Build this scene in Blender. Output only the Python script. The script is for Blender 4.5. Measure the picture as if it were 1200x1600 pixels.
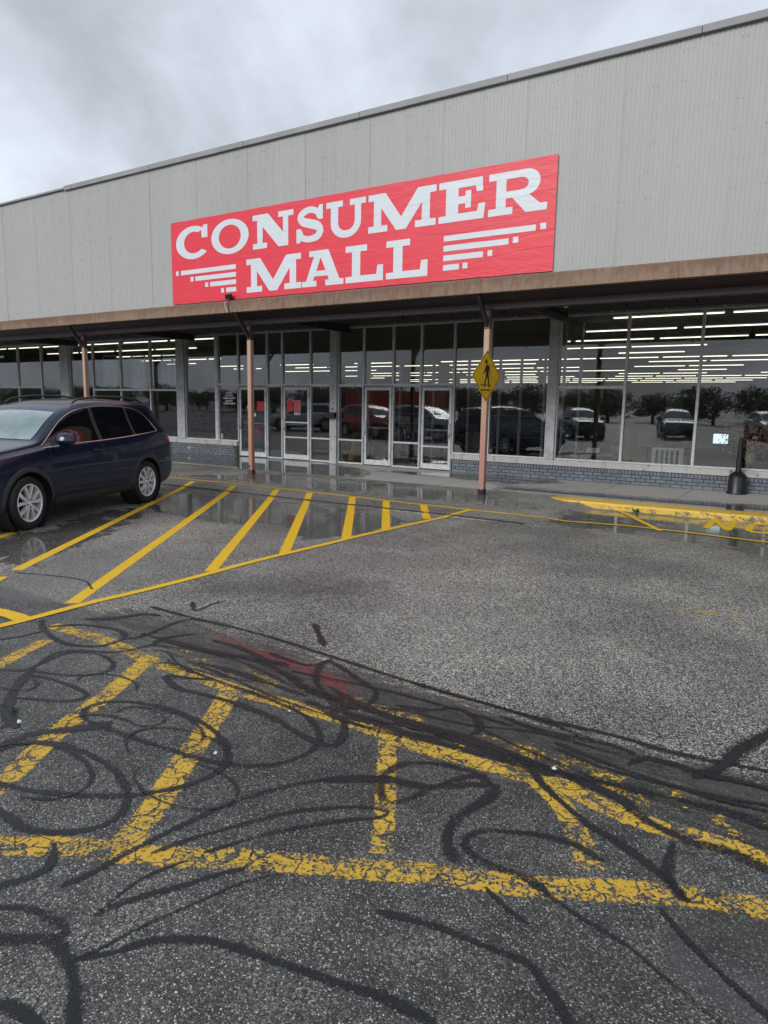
import bpy, bmesh, math, random
import numpy as np
from mathutils import Vector, Matrix
from mathutils.geometry import tessellate_polygon

random.seed(7)
rng = np.random.default_rng(7)
scene = bpy.context.scene
for o in list(bpy.data.objects):
    bpy.data.objects.remove(o)
R = math.radians

# ------------------------------------------------------------------ camera
cam_data = bpy.data.cameras.new('camera')
cam = bpy.data.objects.new('camera', cam_data)
scene.collection.objects.link(cam)
scene.camera = cam
EYE = 1.78
yaw, pitch, roll = R(32.235), R(8.767), R(0.949)
fwd = Vector((-math.sin(yaw) * math.cos(pitch), math.cos(yaw) * math.cos(pitch), -math.sin(pitch)))
rgt = Vector((math.cos(yaw), math.sin(yaw), 0))
upv = rgt.cross(fwd)
rgt2 = rgt * math.cos(roll) + upv * math.sin(roll)
up2 = -rgt * math.sin(roll) + upv * math.cos(roll)
M = Matrix((rgt2, up2, -fwd)).transposed().to_4x4()
M.translation = Vector((0, 0, EYE))
cam.matrix_world = M
cam_data.sensor_fit = 'VERTICAL'
cam_data.sensor_height = 36
cam_data.lens = 36 * 1086.5 / 1600
cam_data.clip_start = 0.05
cam_data.clip_end = 3000

# ------------------------------------------------------------------ world, sun, exposure
SUN_EL, SUN_AZ = R(31), R(196)          # azimuth clockwise from +Y
world = bpy.data.worlds.new('World')
scene.world = world
world.use_nodes = True
wt = world.node_tree
wt.nodes.clear()


def nd(nt, kind, ins=None, **props):
    n = nt.nodes.new(kind)
    for k, v in props.items():
        setattr(n, k, v)
    for k, v in (ins or {}).items():
        s = n.inputs[k]
        if isinstance(v, bpy.types.NodeSocket):
            nt.links.new(v, s)
        elif isinstance(v, bpy.types.Node):
            nt.links.new(v.outputs[0], s)
        else:
            if isinstance(v, tuple) and len(v) == 3 and s.type == 'RGBA':
                v = v + (1,)
            s.default_value = v
    return n


def mth(nt, op, a, b=0.0, c=None, clamp=False):
    ins = {0: a, 1: b}
    if c is not None:
        ins[2] = c
    return nd(nt, 'ShaderNodeMath', ins, operation=op, use_clamp=clamp).outputs[0]


def ramp(nt, fac, stops, interp='LINEAR'):
    n = nd(nt, 'ShaderNodeValToRGB', {'Fac': fac})
    n.color_ramp.interpolation = interp
    el = n.color_ramp.elements
    while len(el) < len(stops):
        el.new(0.5)
    for e, (p, c) in zip(el, stops):
        e.position = p
        e.color = (c, c, c, 1) if isinstance(c, (int, float)) else tuple(c) + (1,)
    return n.outputs['Color']


def mixc(nt, fac, a, b, mode='MIX'):
    n = nd(nt, 'ShaderNodeMix', data_type='RGBA', blend_type=mode)
    for k, v in ((0, fac), (6, a), (7, b)):
        s = n.inputs[k]
        if isinstance(v, bpy.types.NodeSocket):
            nt.links.new(v, s)
        elif isinstance(v, tuple):
            s.default_value = v + (1,) if len(v) == 3 else v
        else:
            s.default_value = v if k == 0 else (v, v, v, 1)
    return n.outputs[2]


def noise(nt, vec, scale, detail=4, rough=0.55, dist=0.0):
    return nd(nt, 'ShaderNodeTexNoise', {'Vector': vec, 'Scale': scale, 'Detail': detail, 'Roughness': rough, 'Distortion': dist}).outputs['Fac']


def smooth(nt, v, lo, hi):
    return nd(nt, 'ShaderNodeMapRange', {'Value': v, 'From Min': lo, 'From Max': hi}, interpolation_type='SMOOTHSTEP').outputs[0]


sky = nd(wt, 'ShaderNodeTexSky', sky_type='NISHITA', sun_disc=False, sun_elevation=SUN_EL, sun_rotation=SUN_AZ)
wc = nd(wt, 'ShaderNodeTexCoord').outputs['Generated']
sep = nd(wt, 'ShaderNodeSeparateXYZ', {0: wc})
zz = mth(wt, 'ADD', mth(wt, 'MAXIMUM', sep.outputs[2], 0.0), 0.55)
pl = nd(wt, 'ShaderNodeCombineXYZ', {0: mth(wt, 'DIVIDE', sep.outputs[0], zz), 1: mth(wt, 'DIVIDE', sep.outputs[1], zz), 2: 0.3})
n1 = noise(wt, pl.outputs[0], 1.25, 6, 0.5, 0.5)
n2 = noise(wt, pl.outputs[0], 4.0, 5, 0.55, 0.2)
nn = mth(wt, 'ADD', mth(wt, 'MULTIPLY', n1, 0.76), mth(wt, 'MULTIPLY', n2, 0.24))
cloud = ramp(wt, nn, [(0.38, (0.265, 0.288, 0.325)), (0.46, (0.38, 0.412, 0.46)), (0.55, (0.56, 0.605, 0.68)), (0.64, (0.73, 0.785, 0.87))])
bg1 = nd(wt, 'ShaderNodeBackground', {'Color': sky.outputs[0], 'Strength': 0.08})
bg2 = nd(wt, 'ShaderNodeBackground', {'Color': cloud, 'Strength': 1.0})
mx = nd(wt, 'ShaderNodeMixShader', {0: 0.93, 1: bg1, 2: bg2})
nd(wt, 'ShaderNodeOutputWorld', {0: mx})

sun_data = bpy.data.lights.new('sun', 'SUN')
sun_data.energy = 1.5
sun_data.angle = R(26)
sun_data.color = (1.0, 0.97, 0.93)
sun = bpy.data.objects.new('sun', sun_data)
scene.collection.objects.link(sun)
sd = Vector((math.sin(SUN_AZ) * math.cos(SUN_EL), math.cos(SUN_AZ) * math.cos(SUN_EL), math.sin(SUN_EL)))
sun.rotation_euler = (-sd).to_track_quat('-Z', 'Y').to_euler()

vs = scene.view_settings
scene.display_settings.display_device = 'sRGB'
vs.view_transform = 'Standard'
vs.look = 'None'
vs.exposure = 0.5
vs.gamma = 1.0
vs.use_curve_mapping = False
cy = scene.cycles
cy.use_denoising = True
try:
    cy.denoiser = 'OPENIMAGEDENOISE'
    cy.denoising_prefilter = 'ACCURATE'
except Exception:
    pass
cy.max_bounces = 7
cy.use_adaptive_sampling = True
cy.adaptive_threshold = 0.02
cy.diffuse_bounces = 2
cy.glossy_bounces = 4
cy.transparent_max_bounces = 40
cy.caustics_reflective = False
cy.caustics_refractive = False
cy.sample_clamp_indirect = 6.0

# ------------------------------------------------------------------ object helpers
COL = scene.collection


def tag(o, label=None, cat=None, group=None, kind=None):
    if label:
        o['label'] = label
    if cat:
        o['category'] = cat
    if group:
        o['group'] = group
    if kind:
        o['kind'] = kind
    return o


def empty(name, loc=(0, 0, 0), rz=0.0):
    o = bpy.data.objects.new(name, None)
    o.empty_display_size = 0.2
    o.location = loc
    o.rotation_euler = (0, 0, rz)
    COL.objects.link(o)
    return o


def link(name, mesh, parent=None, loc=None, rot=None):
    o = bpy.data.objects.new(name, mesh)
    COL.objects.link(o)
    if parent is not None:
        o.parent = parent
    if loc is not None:
        o.location = loc
    if rot is not None:
        o.rotation_euler = rot
    return o


class MB:
    """collects vertices and faces, build() links them as one mesh object"""

    def __init__(self):
        self.v, self.f, self.uv = [], [], None

    def add(self, verts, faces):
        b = len(self.v)
        self.v += [tuple(p) for p in verts]
        self.f += [tuple(i + b for i in f) for f in faces]
        return self

    def box(self, x0, x1, y0, y1, z0, z1):
        return self.add([(x0, y0, z0), (x1, y0, z0), (x1, y1, z0), (x0, y1, z0), (x0, y0, z1), (x1, y0, z1), (x1, y1, z1), (x0, y1, z1)],
                        [(0, 3, 2, 1), (4, 5, 6, 7), (0, 1, 5, 4), (1, 2, 6, 5), (2, 3, 7, 6), (3, 0, 4, 7)])

    def obox(self, c, ax, ay, az):
        c, ax, ay, az = Vector(c), Vector(ax), Vector(ay), Vector(az)
        v = [c + ax * sx + ay * sy + az * sz for sz in (-1, 1) for sx, sy in ((-1, -1), (1, -1), (1, 1), (-1, 1))]
        return self.add(v, [(0, 3, 2, 1), (4, 5, 6, 7), (0, 1, 5, 4), (1, 2, 6, 5), (2, 3, 7, 6), (3, 0, 4, 7)])

    def tube(self, pts, r, n=8, cap=True):
        pts = [Vector(p) for p in pts]
        rs = r if isinstance(r, (list, tuple)) else [r] * len(pts)
        b = len(self.v)
        prev = None
        for i, p in enumerate(pts):
            t = (pts[min(i + 1, len(pts) - 1)] - pts[max(i - 1, 0)]).normalized()
            a = prev if prev is not None else (Vector((0, 0, 1)) if abs(t.z) < 0.9 else Vector((1, 0, 0)))
            u = (a - t * a.dot(t)).normalized()
            prev = u
            w = t.cross(u)
            for k in range(n):
                an = 2 * math.pi * k / n
                self.v.append(tuple(p + (u * math.cos(an) + w * math.sin(an)) * rs[i]))
        for i in range(len(pts) - 1):
            for k in range(n):
                k2 = (k + 1) % n
                self.f.append((b + i * n + k, b + i * n + k2, b + (i + 1) * n + k2, b + (i + 1) * n + k))
        if cap:
            self.f.append(tuple(b + k for k in reversed(range(n))))
            e = b + (len(pts) - 1) * n
            self.f.append(tuple(e + k for k in range(n)))
        return self

    def lathe(self, prof, n=24, c=(0, 0, 0), axis='z'):
        b = len(self.v)
        for (r, h) in prof:
            for k in range(n):
                a = 2 * math.pi * k / n
                p = (r * math.cos(a), r * math.sin(a), h)
                if axis == 'y':
                    p = (p[0], p[2], -p[1])
                elif axis == 'x':
                    p = (p[2], p[0], p[1])
                self.v.append((p[0] + c[0], p[1] + c[1], p[2] + c[2]))
        for i in range(len(prof) - 1):
            for k in range(n):
                k2 = (k + 1) % n
                self.f.append((b + i * n + k, b + i * n + k2, b + (i + 1) * n + k2, b + (i + 1) * n + k))
        return self

    def grid(self, rows):
        b = len(self.v)
        m = len(rows[0])
        for r_ in rows:
            self.v += [tuple(p) for p in r_]
        for i in range(len(rows) - 1):
            for j in range(m - 1):
                self.f.append((b + i * m + j, b + i * m + j + 1, b + (i + 1) * m + j + 1, b + (i + 1) * m + j))
        return self

    def poly(self, outer, holes=(), to3=lambda p: (p[0], 0.0, p[1])):
        loops = [[Vector((p[0], p[1], 0)) for p in outer]] + [[Vector((p[0], p[1], 0)) for p in h] for h in holes]
        flat = [p for l in loops for p in l]
        tris = tessellate_polygon(loops)
        return self.add([to3((p.x, p.y)) for p in flat], tris)

    def mesh(self, name, mat=None, smooth_=False, bevel=0.0, fix=True):
        me = bpy.data.meshes.new(name)
        me.from_pydata(self.v, [], self.f)
        if fix or bevel:
            bm = bmesh.new()
            bm.from_mesh(me)
            if bevel:
                bmesh.ops.bevel(bm, geom=list(bm.edges), offset=bevel, segments=1, affect='EDGES', clamp_overlap=True)
            if fix:
                bmesh.ops.recalc_face_normals(bm, faces=bm.faces)
            bm.to_mesh(me)
            bm.free()
        if mat is not None:
            me.materials.append(mat)
        if smooth_:
            me.shade_smooth()
        me.update()
        return me

    def build(self, name, mat=None, parent=None, smooth_=False, bevel=0.0, fix=True, loc=None, rot=None):
        return link(name, self.mesh(name, mat, smooth_, bevel, fix), parent, loc, rot)


def part_box(name, x0, x1, y0, y1, z0, z1, mat, parent=None, bevel=0.0):
    return MB().box(x0, x1, y0, y1, z0, z1).build(name, mat, parent, bevel=bevel)


def copy_tree(o, parent=None):
    c = o.copy()
    COL.objects.link(c)
    c.parent = parent
    for ch in list(o.children):
        copy_tree(ch, c)
    return c


# ------------------------------------------------------------------ materials
def new_mat(name):
    m = bpy.data.materials.new(name)
    m.use_nodes = True
    nt = m.node_tree
    b = nt.nodes['Principled BSDF']
    return m, nt, b


def setin(nt, b, **kw):
    names = {'col': 'Base Color', 'rough': 'Roughness', 'metal': 'Metallic', 'normal': 'Normal', 'spec': 'Specular IOR Level', 'coat': 'Coat Weight', 'coatr': 'Coat Roughness', 'emit': 'Emission Color', 'estr': 'Emission Strength', 'alpha': 'Alpha'}
    for k, v in kw.items():
        s = b.inputs[names[k]]
        if isinstance(v, bpy.types.NodeSocket):
            nt.links.new(v, s)
        else:
            if isinstance(v, tuple) and len(v) == 3 and s.type == 'RGBA':
                v = v + (1,)
            s.default_value = v


def objco(nt):
    return nd(nt, 'ShaderNodeTexCoord').outputs['Object']


def worldco(nt):
    return nd(nt, 'ShaderNodeNewGeometry').outputs['Position']


def simple(name, col, rough=0.5, metal=0.0, var=0.15, scale=6.0, bump=0.0, bscale=60.0, coat=0.0, spec=0.5):
    m, nt, b = new_mat(name)
    P = worldco(nt)
    n = noise(nt, P, scale, 5, 0.6)
    lo = tuple(c * (1 - var) for c in col)
    hi = tuple(min(1.0, c * (1 + var)) for c in col)
    setin(nt, b, col=mixc(nt, smooth(nt, n, 0.3, 0.7), lo, hi), metal=metal, coat=coat, spec=spec)
    setin(nt, b, rough=mth(nt, 'ADD', rough * 0.85, mth(nt, 'MULTIPLY', n, rough * 0.3)))
    if bump:
        bn = nd(nt, 'ShaderNodeBump', {'Strength': bump, 'Distance': 0.01, 'Height': noise(nt, P, bscale, 3)})
        setin(nt, b, normal=bn.outputs[0])
    return m


def emit_mat(name, col, s):
    m, nt, b = new_mat(name)
    setin(nt, b, col=(0.8, 0.8, 0.8), emit=col, estr=s)
    return m


def glass_mat(name, tint=(0.79, 0.815, 0.82), wob=0.0015, f0=0.080):
    m, nt, b = new_mat(name)
    nt.nodes.remove(b)
    out = nt.nodes['Material Output']
    g = nd(nt, 'ShaderNodeNewGeometry')
    dt = nd(nt, 'ShaderNodeVectorMath', {0: g.outputs['Normal'], 1: g.outputs['Incoming']}, operation='DOT_PRODUCT').outputs['Value']
    c = mth(nt, 'SUBTRACT', 1.0, mth(nt, 'ABSOLUTE', dt), clamp=True)
    F = mth(nt, 'ADD', f0, mth(nt, 'MULTIPLY', mth(nt, 'POWER', c, 5.0), 1 - f0), clamp=True)
    P = g.outputs['Position']
    oi = nd(nt, 'ShaderNodeObjectInfo').outputs['Random']
    off = nd(nt, 'ShaderNodeCombineXYZ', {0: mth(nt, 'MULTIPLY', oi, 37.0), 1: 0.0, 2: mth(nt, 'MULTIPLY', oi, 91.0)})
    Pw = nd(nt, 'ShaderNodeVectorMath', {0: P, 1: off.outputs[0]}, operation='ADD').outputs[0]
    bmp = nd(nt, 'ShaderNodeBump', {'Strength': 1.0, 'Distance': wob, 'Height': noise(nt, Pw, 0.9, 1, 0.4)})
    tr = nd(nt, 'ShaderNodeBsdfTransparent', {0: tint})
    gl = nd(nt, 'ShaderNodeBsdfGlossy', {'Roughness': 0.012, 'Color': (0.95, 0.97, 1.0), 'Normal': bmp.outputs[0]})
    mxs = nd(nt, 'ShaderNodeMixShader', {0: F, 1: tr, 2: gl})
    nt.links.new(mxs.outputs[0], out.inputs[0])
    return m


MAT = {}
MAT['glass'] = glass_mat('storefront_glass')
MAT['alu'] = simple('aluminium_frame', (0.64, 0.65, 0.66), 0.42, 0.1, 0.14, 9, 0.05, 120)
MAT['alu_dark'] = simple('weathered_frame', (0.30, 0.31, 0.32), 0.5, 0.2, 0.2, 9)
MAT['column'] = simple('column_cladding', (0.47, 0.48, 0.49), 0.5, 0.1, 0.16, 5)
MAT['black'] = simple('black_plastic', (0.014, 0.014, 0.016), 0.42, 0, 0.3, 20)
MAT['white'] = simple('white_paint', (0.72, 0.73, 0.74), 0.5, 0, 0.08, 7)
MAT['beam'] = simple('plum_beam_paint', (0.036, 0.021, 0.026), 0.55, 0, 0.25, 3, 0.05)
MAT['soffit'] = simple('dark_deck', (0.035, 0.036, 0.040), 0.6, 0.1, 0.25, 2)
MAT['header'] = simple('dark_header', (0.07, 0.072, 0.078), 0.55, 0.1, 0.2, 4)


def siding_material():
    m, nt, b = new_mat('painted_corrugated_steel')
    P = worldco(nt)
    mp = nd(nt, 'ShaderNodeMapping', {'Vector': P, 'Scale': (1.0, 1.0, 0.12)}).outputs[0]
    st = noise(nt, mp, 5.0, 5, 0.6)
    big = noise(nt, P, 0.35, 3, 0.5)
    oi = nd(nt, 'ShaderNodeObjectInfo').outputs['Random']
    k = mth(nt, 'ADD', mth(nt, 'MULTIPLY', st, 0.35), mth(nt, 'ADD', mth(nt, 'MULTIPLY', big, 0.45), mth(nt, 'MULTIPLY', oi, 0.16)))
    col = ramp(nt, k, [(0.25, (0.368, 0.378, 0.366)), (0.55, (0.408, 0.418, 0.406)), (0.85, (0.440, 0.450, 0.440))])
    setin(nt, b, col=col, rough=0.48, metal=0.0, spec=0.4)
    return m


def rust_fascia():
    m, nt, b = new_mat('rusty_tan_fascia')
    P = worldco(nt)
    mp = nd(nt, 'ShaderNodeMapping', {'Vector': P, 'Scale': (6.0, 6.0, 1.6)}).outputs[0]
    st = noise(nt, mp, 2.2, 6, 0.65)
    n2_ = noise(nt, P, 0.5, 4, 0.6)
    n3_ = noise(nt, P, 14, 5, 0.7)
    zc = nd(nt, 'ShaderNodeSeparateXYZ', {0: P}).outputs[2]
    up = smooth(nt, zc, 3.82, 4.06)
    k = mth(nt, 'ADD', mth(nt, 'MULTIPLY', st, 0.8), mth(nt, 'ADD', mth(nt, 'MULTIPLY', n2_, 0.55), mth(nt, 'MULTIPLY', up, 0.16)))
    rust = smooth(nt, k, 0.56, 0.86)
    tan = mixc(nt, n3_, (0.215, 0.142, 0.092), (0.295, 0.205, 0.138))
    col = mixc(nt, mth(nt, 'MULTIPLY', rust, 0.85), tan, mixc(nt, n3_, (0.11, 0.055, 0.038), (0.20, 0.105, 0.07)))
    setin(nt, b, col=col, rough=0.62)
    bn = nd(nt, 'ShaderNodeBump', {'Strength': 0.25, 'Distance': 0.01, 'Height': n3_})
    setin(nt, b, normal=bn.outputs[0])
    return m


MAT['siding'] = siding_material()
MAT['fascia'] = rust_fascia()
MAT['coping'] = simple('coping_metal', (0.29, 0.30, 0.305), 0.6, 0.0, 0.12, 1.2)


def post_material():
    m, nt, b = new_mat('pink_tan_post_paint')
    P = worldco(nt)
    z = nd(nt, 'ShaderNodeSeparateXYZ', {0: P}).outputs[2]
    n = noise(nt, P, 9, 5, 0.65)
    base = mixc(nt, smooth(nt, z, 0.6, 3.0), mixc(nt, n, (0.36, 0.185, 0.14), (0.46, 0.25, 0.19)), mixc(nt, n, (0.42, 0.28, 0.20), (0.52, 0.36, 0.27)))
    chip = smooth(nt, mth(nt, 'ADD', n, mth(nt, 'MULTIPLY', smooth(nt, z, 0.55, 0.1), 0.25)), 0.72, 0.78)
    top = smooth(nt, z, 3.20, 3.215)
    col = mixc(nt, top, mixc(nt, chip, base, (0.06, 0.04, 0.035)), (0.085, 0.05, 0.052))
    setin(nt, b, col=col, rough=0.5)
    return m


MAT['post'] = post_material()


def brick_material():
    m, nt, b = new_mat('blue_grey_painted_brick')
    P = worldco(nt)
    oi = nd(nt, 'ShaderNodeObjectInfo').outputs['Random']
    n = noise(nt, P, 14, 5, 0.6)
    k = mth(nt, 'ADD', mth(nt, 'MULTIPLY', oi, 0.5), mth(nt, 'MULTIPLY', n, 0.5))
    col = ramp(nt, k, [(0.15, (0.125, 0.145, 0.175)), (0.5, (0.158, 0.182, 0.215)), (0.85, (0.20, 0.226, 0.26))])
    setin(nt, b, col=col, rough=0.55)
    bn = nd(nt, 'ShaderNodeBump', {'Strength': 0.3, 'Distance': 0.006, 'Height': noise(nt, P, 70, 3)})
    setin(nt, b, normal=bn.outputs[0])
    return m


MAT['brick'] = brick_material()
MAT['mortar'] = simple('painted_mortar', (0.075, 0.085, 0.10), 0.8, 0, 0.2, 20)


def sill_material():
    m, nt, b = new_mat('stained_sill_stone')
    P = worldco(nt)
    n = noise(nt, P, 3.5, 6, 0.65)
    n2_ = noise(nt, P, 30, 4, 0.6)
    col = mixc(nt, smooth(nt, n, 0.52, 0.70), mixc(nt, n2_, (0.44, 0.435, 0.42), (0.58, 0.575, 0.555)), (0.20, 0.165, 0.125))
    setin(nt, b, col=col, rough=0.6)
    return m


MAT['sill'] = sill_material()


def attr(nt, name):
    return nd(nt, 'ShaderNodeAttribute', attribute_name=name).outputs['Fac']


def asphalt_material():
    m, nt, b = new_mat('wet_asphalt')
    P = worldco(nt)
    wet, slurry, red, dark, pale, chip = [attr(nt, k) for k in ('wet', 'slurry', 'red', 'dark', 'pale', 'chip')]
    big = noise(nt, P, 0.55, 3, 0.55)
    mid = noise(nt, P, 4.5, 4, 0.6)
    fine = noise(nt, P, 38, 3, 0.6)
    v1 = nd(nt, 'ShaderNodeTexVoronoi', {'Vector': P, 'Scale': 205.0, 'Randomness': 1.0})
    r1 = nd(nt, 'ShaderNodeSeparateColor', {0: v1.outputs['Color']}).outputs[0]
    v2 = nd(nt, 'ShaderNodeTexVoronoi', {'Vector': P, 'Scale': 142.0, 'Randomness': 1.0})
    r2 = nd(nt, 'ShaderNodeSeparateColor', {0: v2.outputs['Color']}).outputs[1]
    # near lot: fine aggregate, a few pale stones; far lot: coarse exposed chips
    a_near = ramp(nt, r1, [(0.0, (0.022, 0.0215, 0.021)), (0.48, (0.046, 0.0452, 0.0435)), (0.78, (0.085, 0.083, 0.079)), (0.92, (0.18, 0.176, 0.168)), (1.0, (0.60, 0.59, 0.56))])
    a_chip = ramp(nt, r2, [(0.0, (0.016, 0.016, 0.0155)), (0.34, (0.046, 0.0445, 0.040)), (0.58, (0.19, 0.181, 0.157)), (0.80, (0.45, 0.43, 0.375)), (1.0, (0.78, 0.75, 0.67))])
    wear = smooth(nt, mid, 0.35, 0.7)
    a_near = mixc(nt, mth(nt, 'MULTIPLY', wear, 0.28), a_near, a_chip)
    col = mixc(nt, chip, a_near, a_chip)
    sc = mth(nt, 'ADD', 0.66, mth(nt, 'MULTIPLY', smooth(nt, big, 0.32, 0.70), 0.55))
    col = mixc(nt, 1.0, col, nd(nt, 'ShaderNodeCombineColor', {0: sc, 1: sc, 2: sc}).outputs[0], 'MULTIPLY')
    # smeared black slurry
    mp = nd(nt, 'ShaderNodeMapping', {'Vector': P, 'Rotation': (0, 0, R(4)), 'Scale': (0.9, 5.5, 1.0)}).outputs[0]
    stre = noise(nt, mp, 3.4, 5, 0.7, 0.6)
    sl = mth(nt, 'MULTIPLY', smooth(nt, mth(nt, 'ADD', slurry, mth(nt, 'MULTIPLY', mth(nt, 'SUBTRACT', stre, 0.5), 2.6)), 0.45, 0.95), mth(nt, 'ADD', 0.42, mth(nt, 'MULTIPLY', fine, 0.6)))
    st2 = smooth(nt, noise(nt, mp, 6.0, 4, 0.7, 0.8), 0.36, 0.62)
    col = mixc(nt, sl, col, mixc(nt, mth(nt, 'MULTIPLY', st2, mth(nt, 'ADD', 0.45, mth(nt, 'MULTIPLY', r1, 0.8))), (0.004, 0.004, 0.0046), (0.060, 0.058, 0.054)))
    rd = smooth(nt, mth(nt, 'ADD', red, mth(nt, 'MULTIPLY', mth(nt, 'SUBTRACT', noise(nt, P, 11.0, 5, 0.78), 0.5), 3.2)), 0.66, 1.15)
    col = mixc(nt, mth(nt, 'MULTIPLY', rd, mth(nt, 'ADD', 0.45, mth(nt, 'MULTIPLY', mth(nt, 'MULTIPLY', st2, r2), 1.3)), clamp=True), col, mixc(nt, fine, (0.13, 0.010, 0.011), (0.34, 0.038, 0.038)))
    dk = smooth(nt, mth(nt, 'ADD', dark, mth(nt, 'MULTIPLY', mth(nt, 'SUBTRACT', mid, 0.5), 1.3)), 0.35, 0.85)
    col = mixc(nt, mth(nt, 'MULTIPLY', dk, 0.40), col, mixc(nt, 0.35, col, (0.01, 0.01, 0.009)))
    col = mixc(nt, mth(nt, 'MULTIPLY', dk, 0.30), col, (0.022, 0.021, 0.019))
    pa = smooth(nt, mth(nt, 'ADD', pale, mth(nt, 'MULTIPLY', mth(nt, 'SUBTRACT', mid, 0.5), 0.5)), 0.35, 0.6)
    col = mixc(nt, mth(nt, 'MULTIPLY', pa, 0.35), col, (0.21, 0.21, 0.205))
    # standing water
    w = smooth(nt, mth(nt, 'ADD', wet, mth(nt, 'MULTIPLY', mth(nt, 'SUBTRACT', noise(nt, P, 2.8, 5, 0.72), 0.5), 2.3)), 0.52, 0.82)
    damp = smooth(nt, mth(nt, 'ADD', mth(nt, 'MULTIPLY', wet, 0.8), mth(nt, 'SUBTRACT', big, 0.35)), 0.1, 0.6)
    col = mixc(nt, mth(nt, 'MULTIPLY', w, 0.55), col, (0.014, 0.014, 0.014))
    setin(nt, b, col=col, spec=nd(nt, 'ShaderNodeMix', {0: w, 2: 0.42, 3: 0.5}, data_type='FLOAT').outputs[0])
    rg = mth(nt, 'SUBTRACT', 0.55, mth(nt, 'MULTIPLY', damp, 0.14))
    rg = mth(nt, 'SUBTRACT', rg, mth(nt, 'MULTIPLY', sl, 0.12))
    rr = nd(nt, 'ShaderNodeMix', {0: w, 2: rg, 3: 0.075}, data_type='FLOAT').outputs[0]
    setin(nt, b, rough=rr)
    # relief: stones when dry, rain rings on the water
    vr = nd(nt, 'ShaderNodeTexVoronoi', {'Vector': P, 'Scale': 1.7, 'Randomness': 1.0})
    vd = mth(nt, 'MULTIPLY', vr.outputs['Distance'], 0.59)
    ring = mth(nt, 'MULTIPLY', mth(nt, 'SINE', mth(nt, 'MULTIPLY', vd, 420.0)), smooth(nt, vd, 0.085, 0.01))
    dry_h = mth(nt, 'ADD', mth(nt, 'MULTIPLY', v1.outputs['Distance'], -0.9), mth(nt, 'MULTIPLY', r2, 0.5))
    inv = mth(nt, 'SUBTRACT', 1.0, w)
    hh = mth(nt, 'ADD', mth(nt, 'MULTIPLY', dry_h, mth(nt, 'MULTIPLY', inv, mth(nt, 'SUBTRACT', 1.0, mth(nt, 'MULTIPLY', sl, 0.6)))), mth(nt, 'MULTIPLY', mth(nt, 'MULTIPLY', ring, w), 0.05))
    bn = nd(nt, 'ShaderNodeBump', {'Strength': 0.55, 'Distance': 0.006, 'Height': hh})
    setin(nt, b, normal=bn.outputs[0])
    return m


def concrete_material():
    m, nt, b = new_mat('damp_concrete')
    P = worldco(nt)
    wet = attr(nt, 'wet')
    n = noise(nt, P, 1.3, 4, 0.6)
    f = noise(nt, P, 30, 3, 0.65)
    oi = nd(nt, 'ShaderNodeObjectInfo').outputs['Random']
    base = mixc(nt, f, (0.40, 0.39, 0.365), (0.52, 0.51, 0.48))
    base = mixc(nt, mth(nt, 'MULTIPLY', oi, 0.25), base, (0.30, 0.29, 0.27))
    k = mth(nt, 'ADD', wet, mth(nt, 'MULTIPLY', mth(nt, 'SUBTRACT', n, 0.5), 1.0))
    damp = smooth(nt, k, 0.30, 0.42)
    pud = smooth(nt, k, 0.66, 0.80)
    col = mixc(nt, damp, base, mixc(nt, f, (0.125, 0.117, 0.100), (0.185, 0.175, 0.15)))
    col = mixc(nt, mth(nt, 'MULTIPLY', pud, 0.5), col, (0.03, 0.03, 0.028))
    setin(nt, b, col=col)
    rg = nd(nt, 'ShaderNodeMix', {0: pud, 2: mth(nt, 'SUBTRACT', 0.7, mth(nt, 'MULTIPLY', damp, 0.42)), 3: 0.03}, data_type='FLOAT').outputs[0]
    setin(nt, b, rough=rg)
    bn = nd(nt, 'ShaderNodeBump', {'Strength': mth(nt, 'MULTIPLY', mth(nt, 'SUBTRACT', 1.0, pud), 0.25), 'Distance': 0.005, 'Height': f})
    setin(nt, b, normal=bn.outputs[0])
    return m


def alpha_out(nt, b, a):
    out = nt.nodes['Material Output']
    tr = nd(nt, 'ShaderNodeBsdfTransparent')
    mxs = nd(nt, 'ShaderNodeMixShader', {0: a, 1: tr, 2: b})
    nt.links.new(mxs.outputs[0], out.inputs[0])


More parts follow.
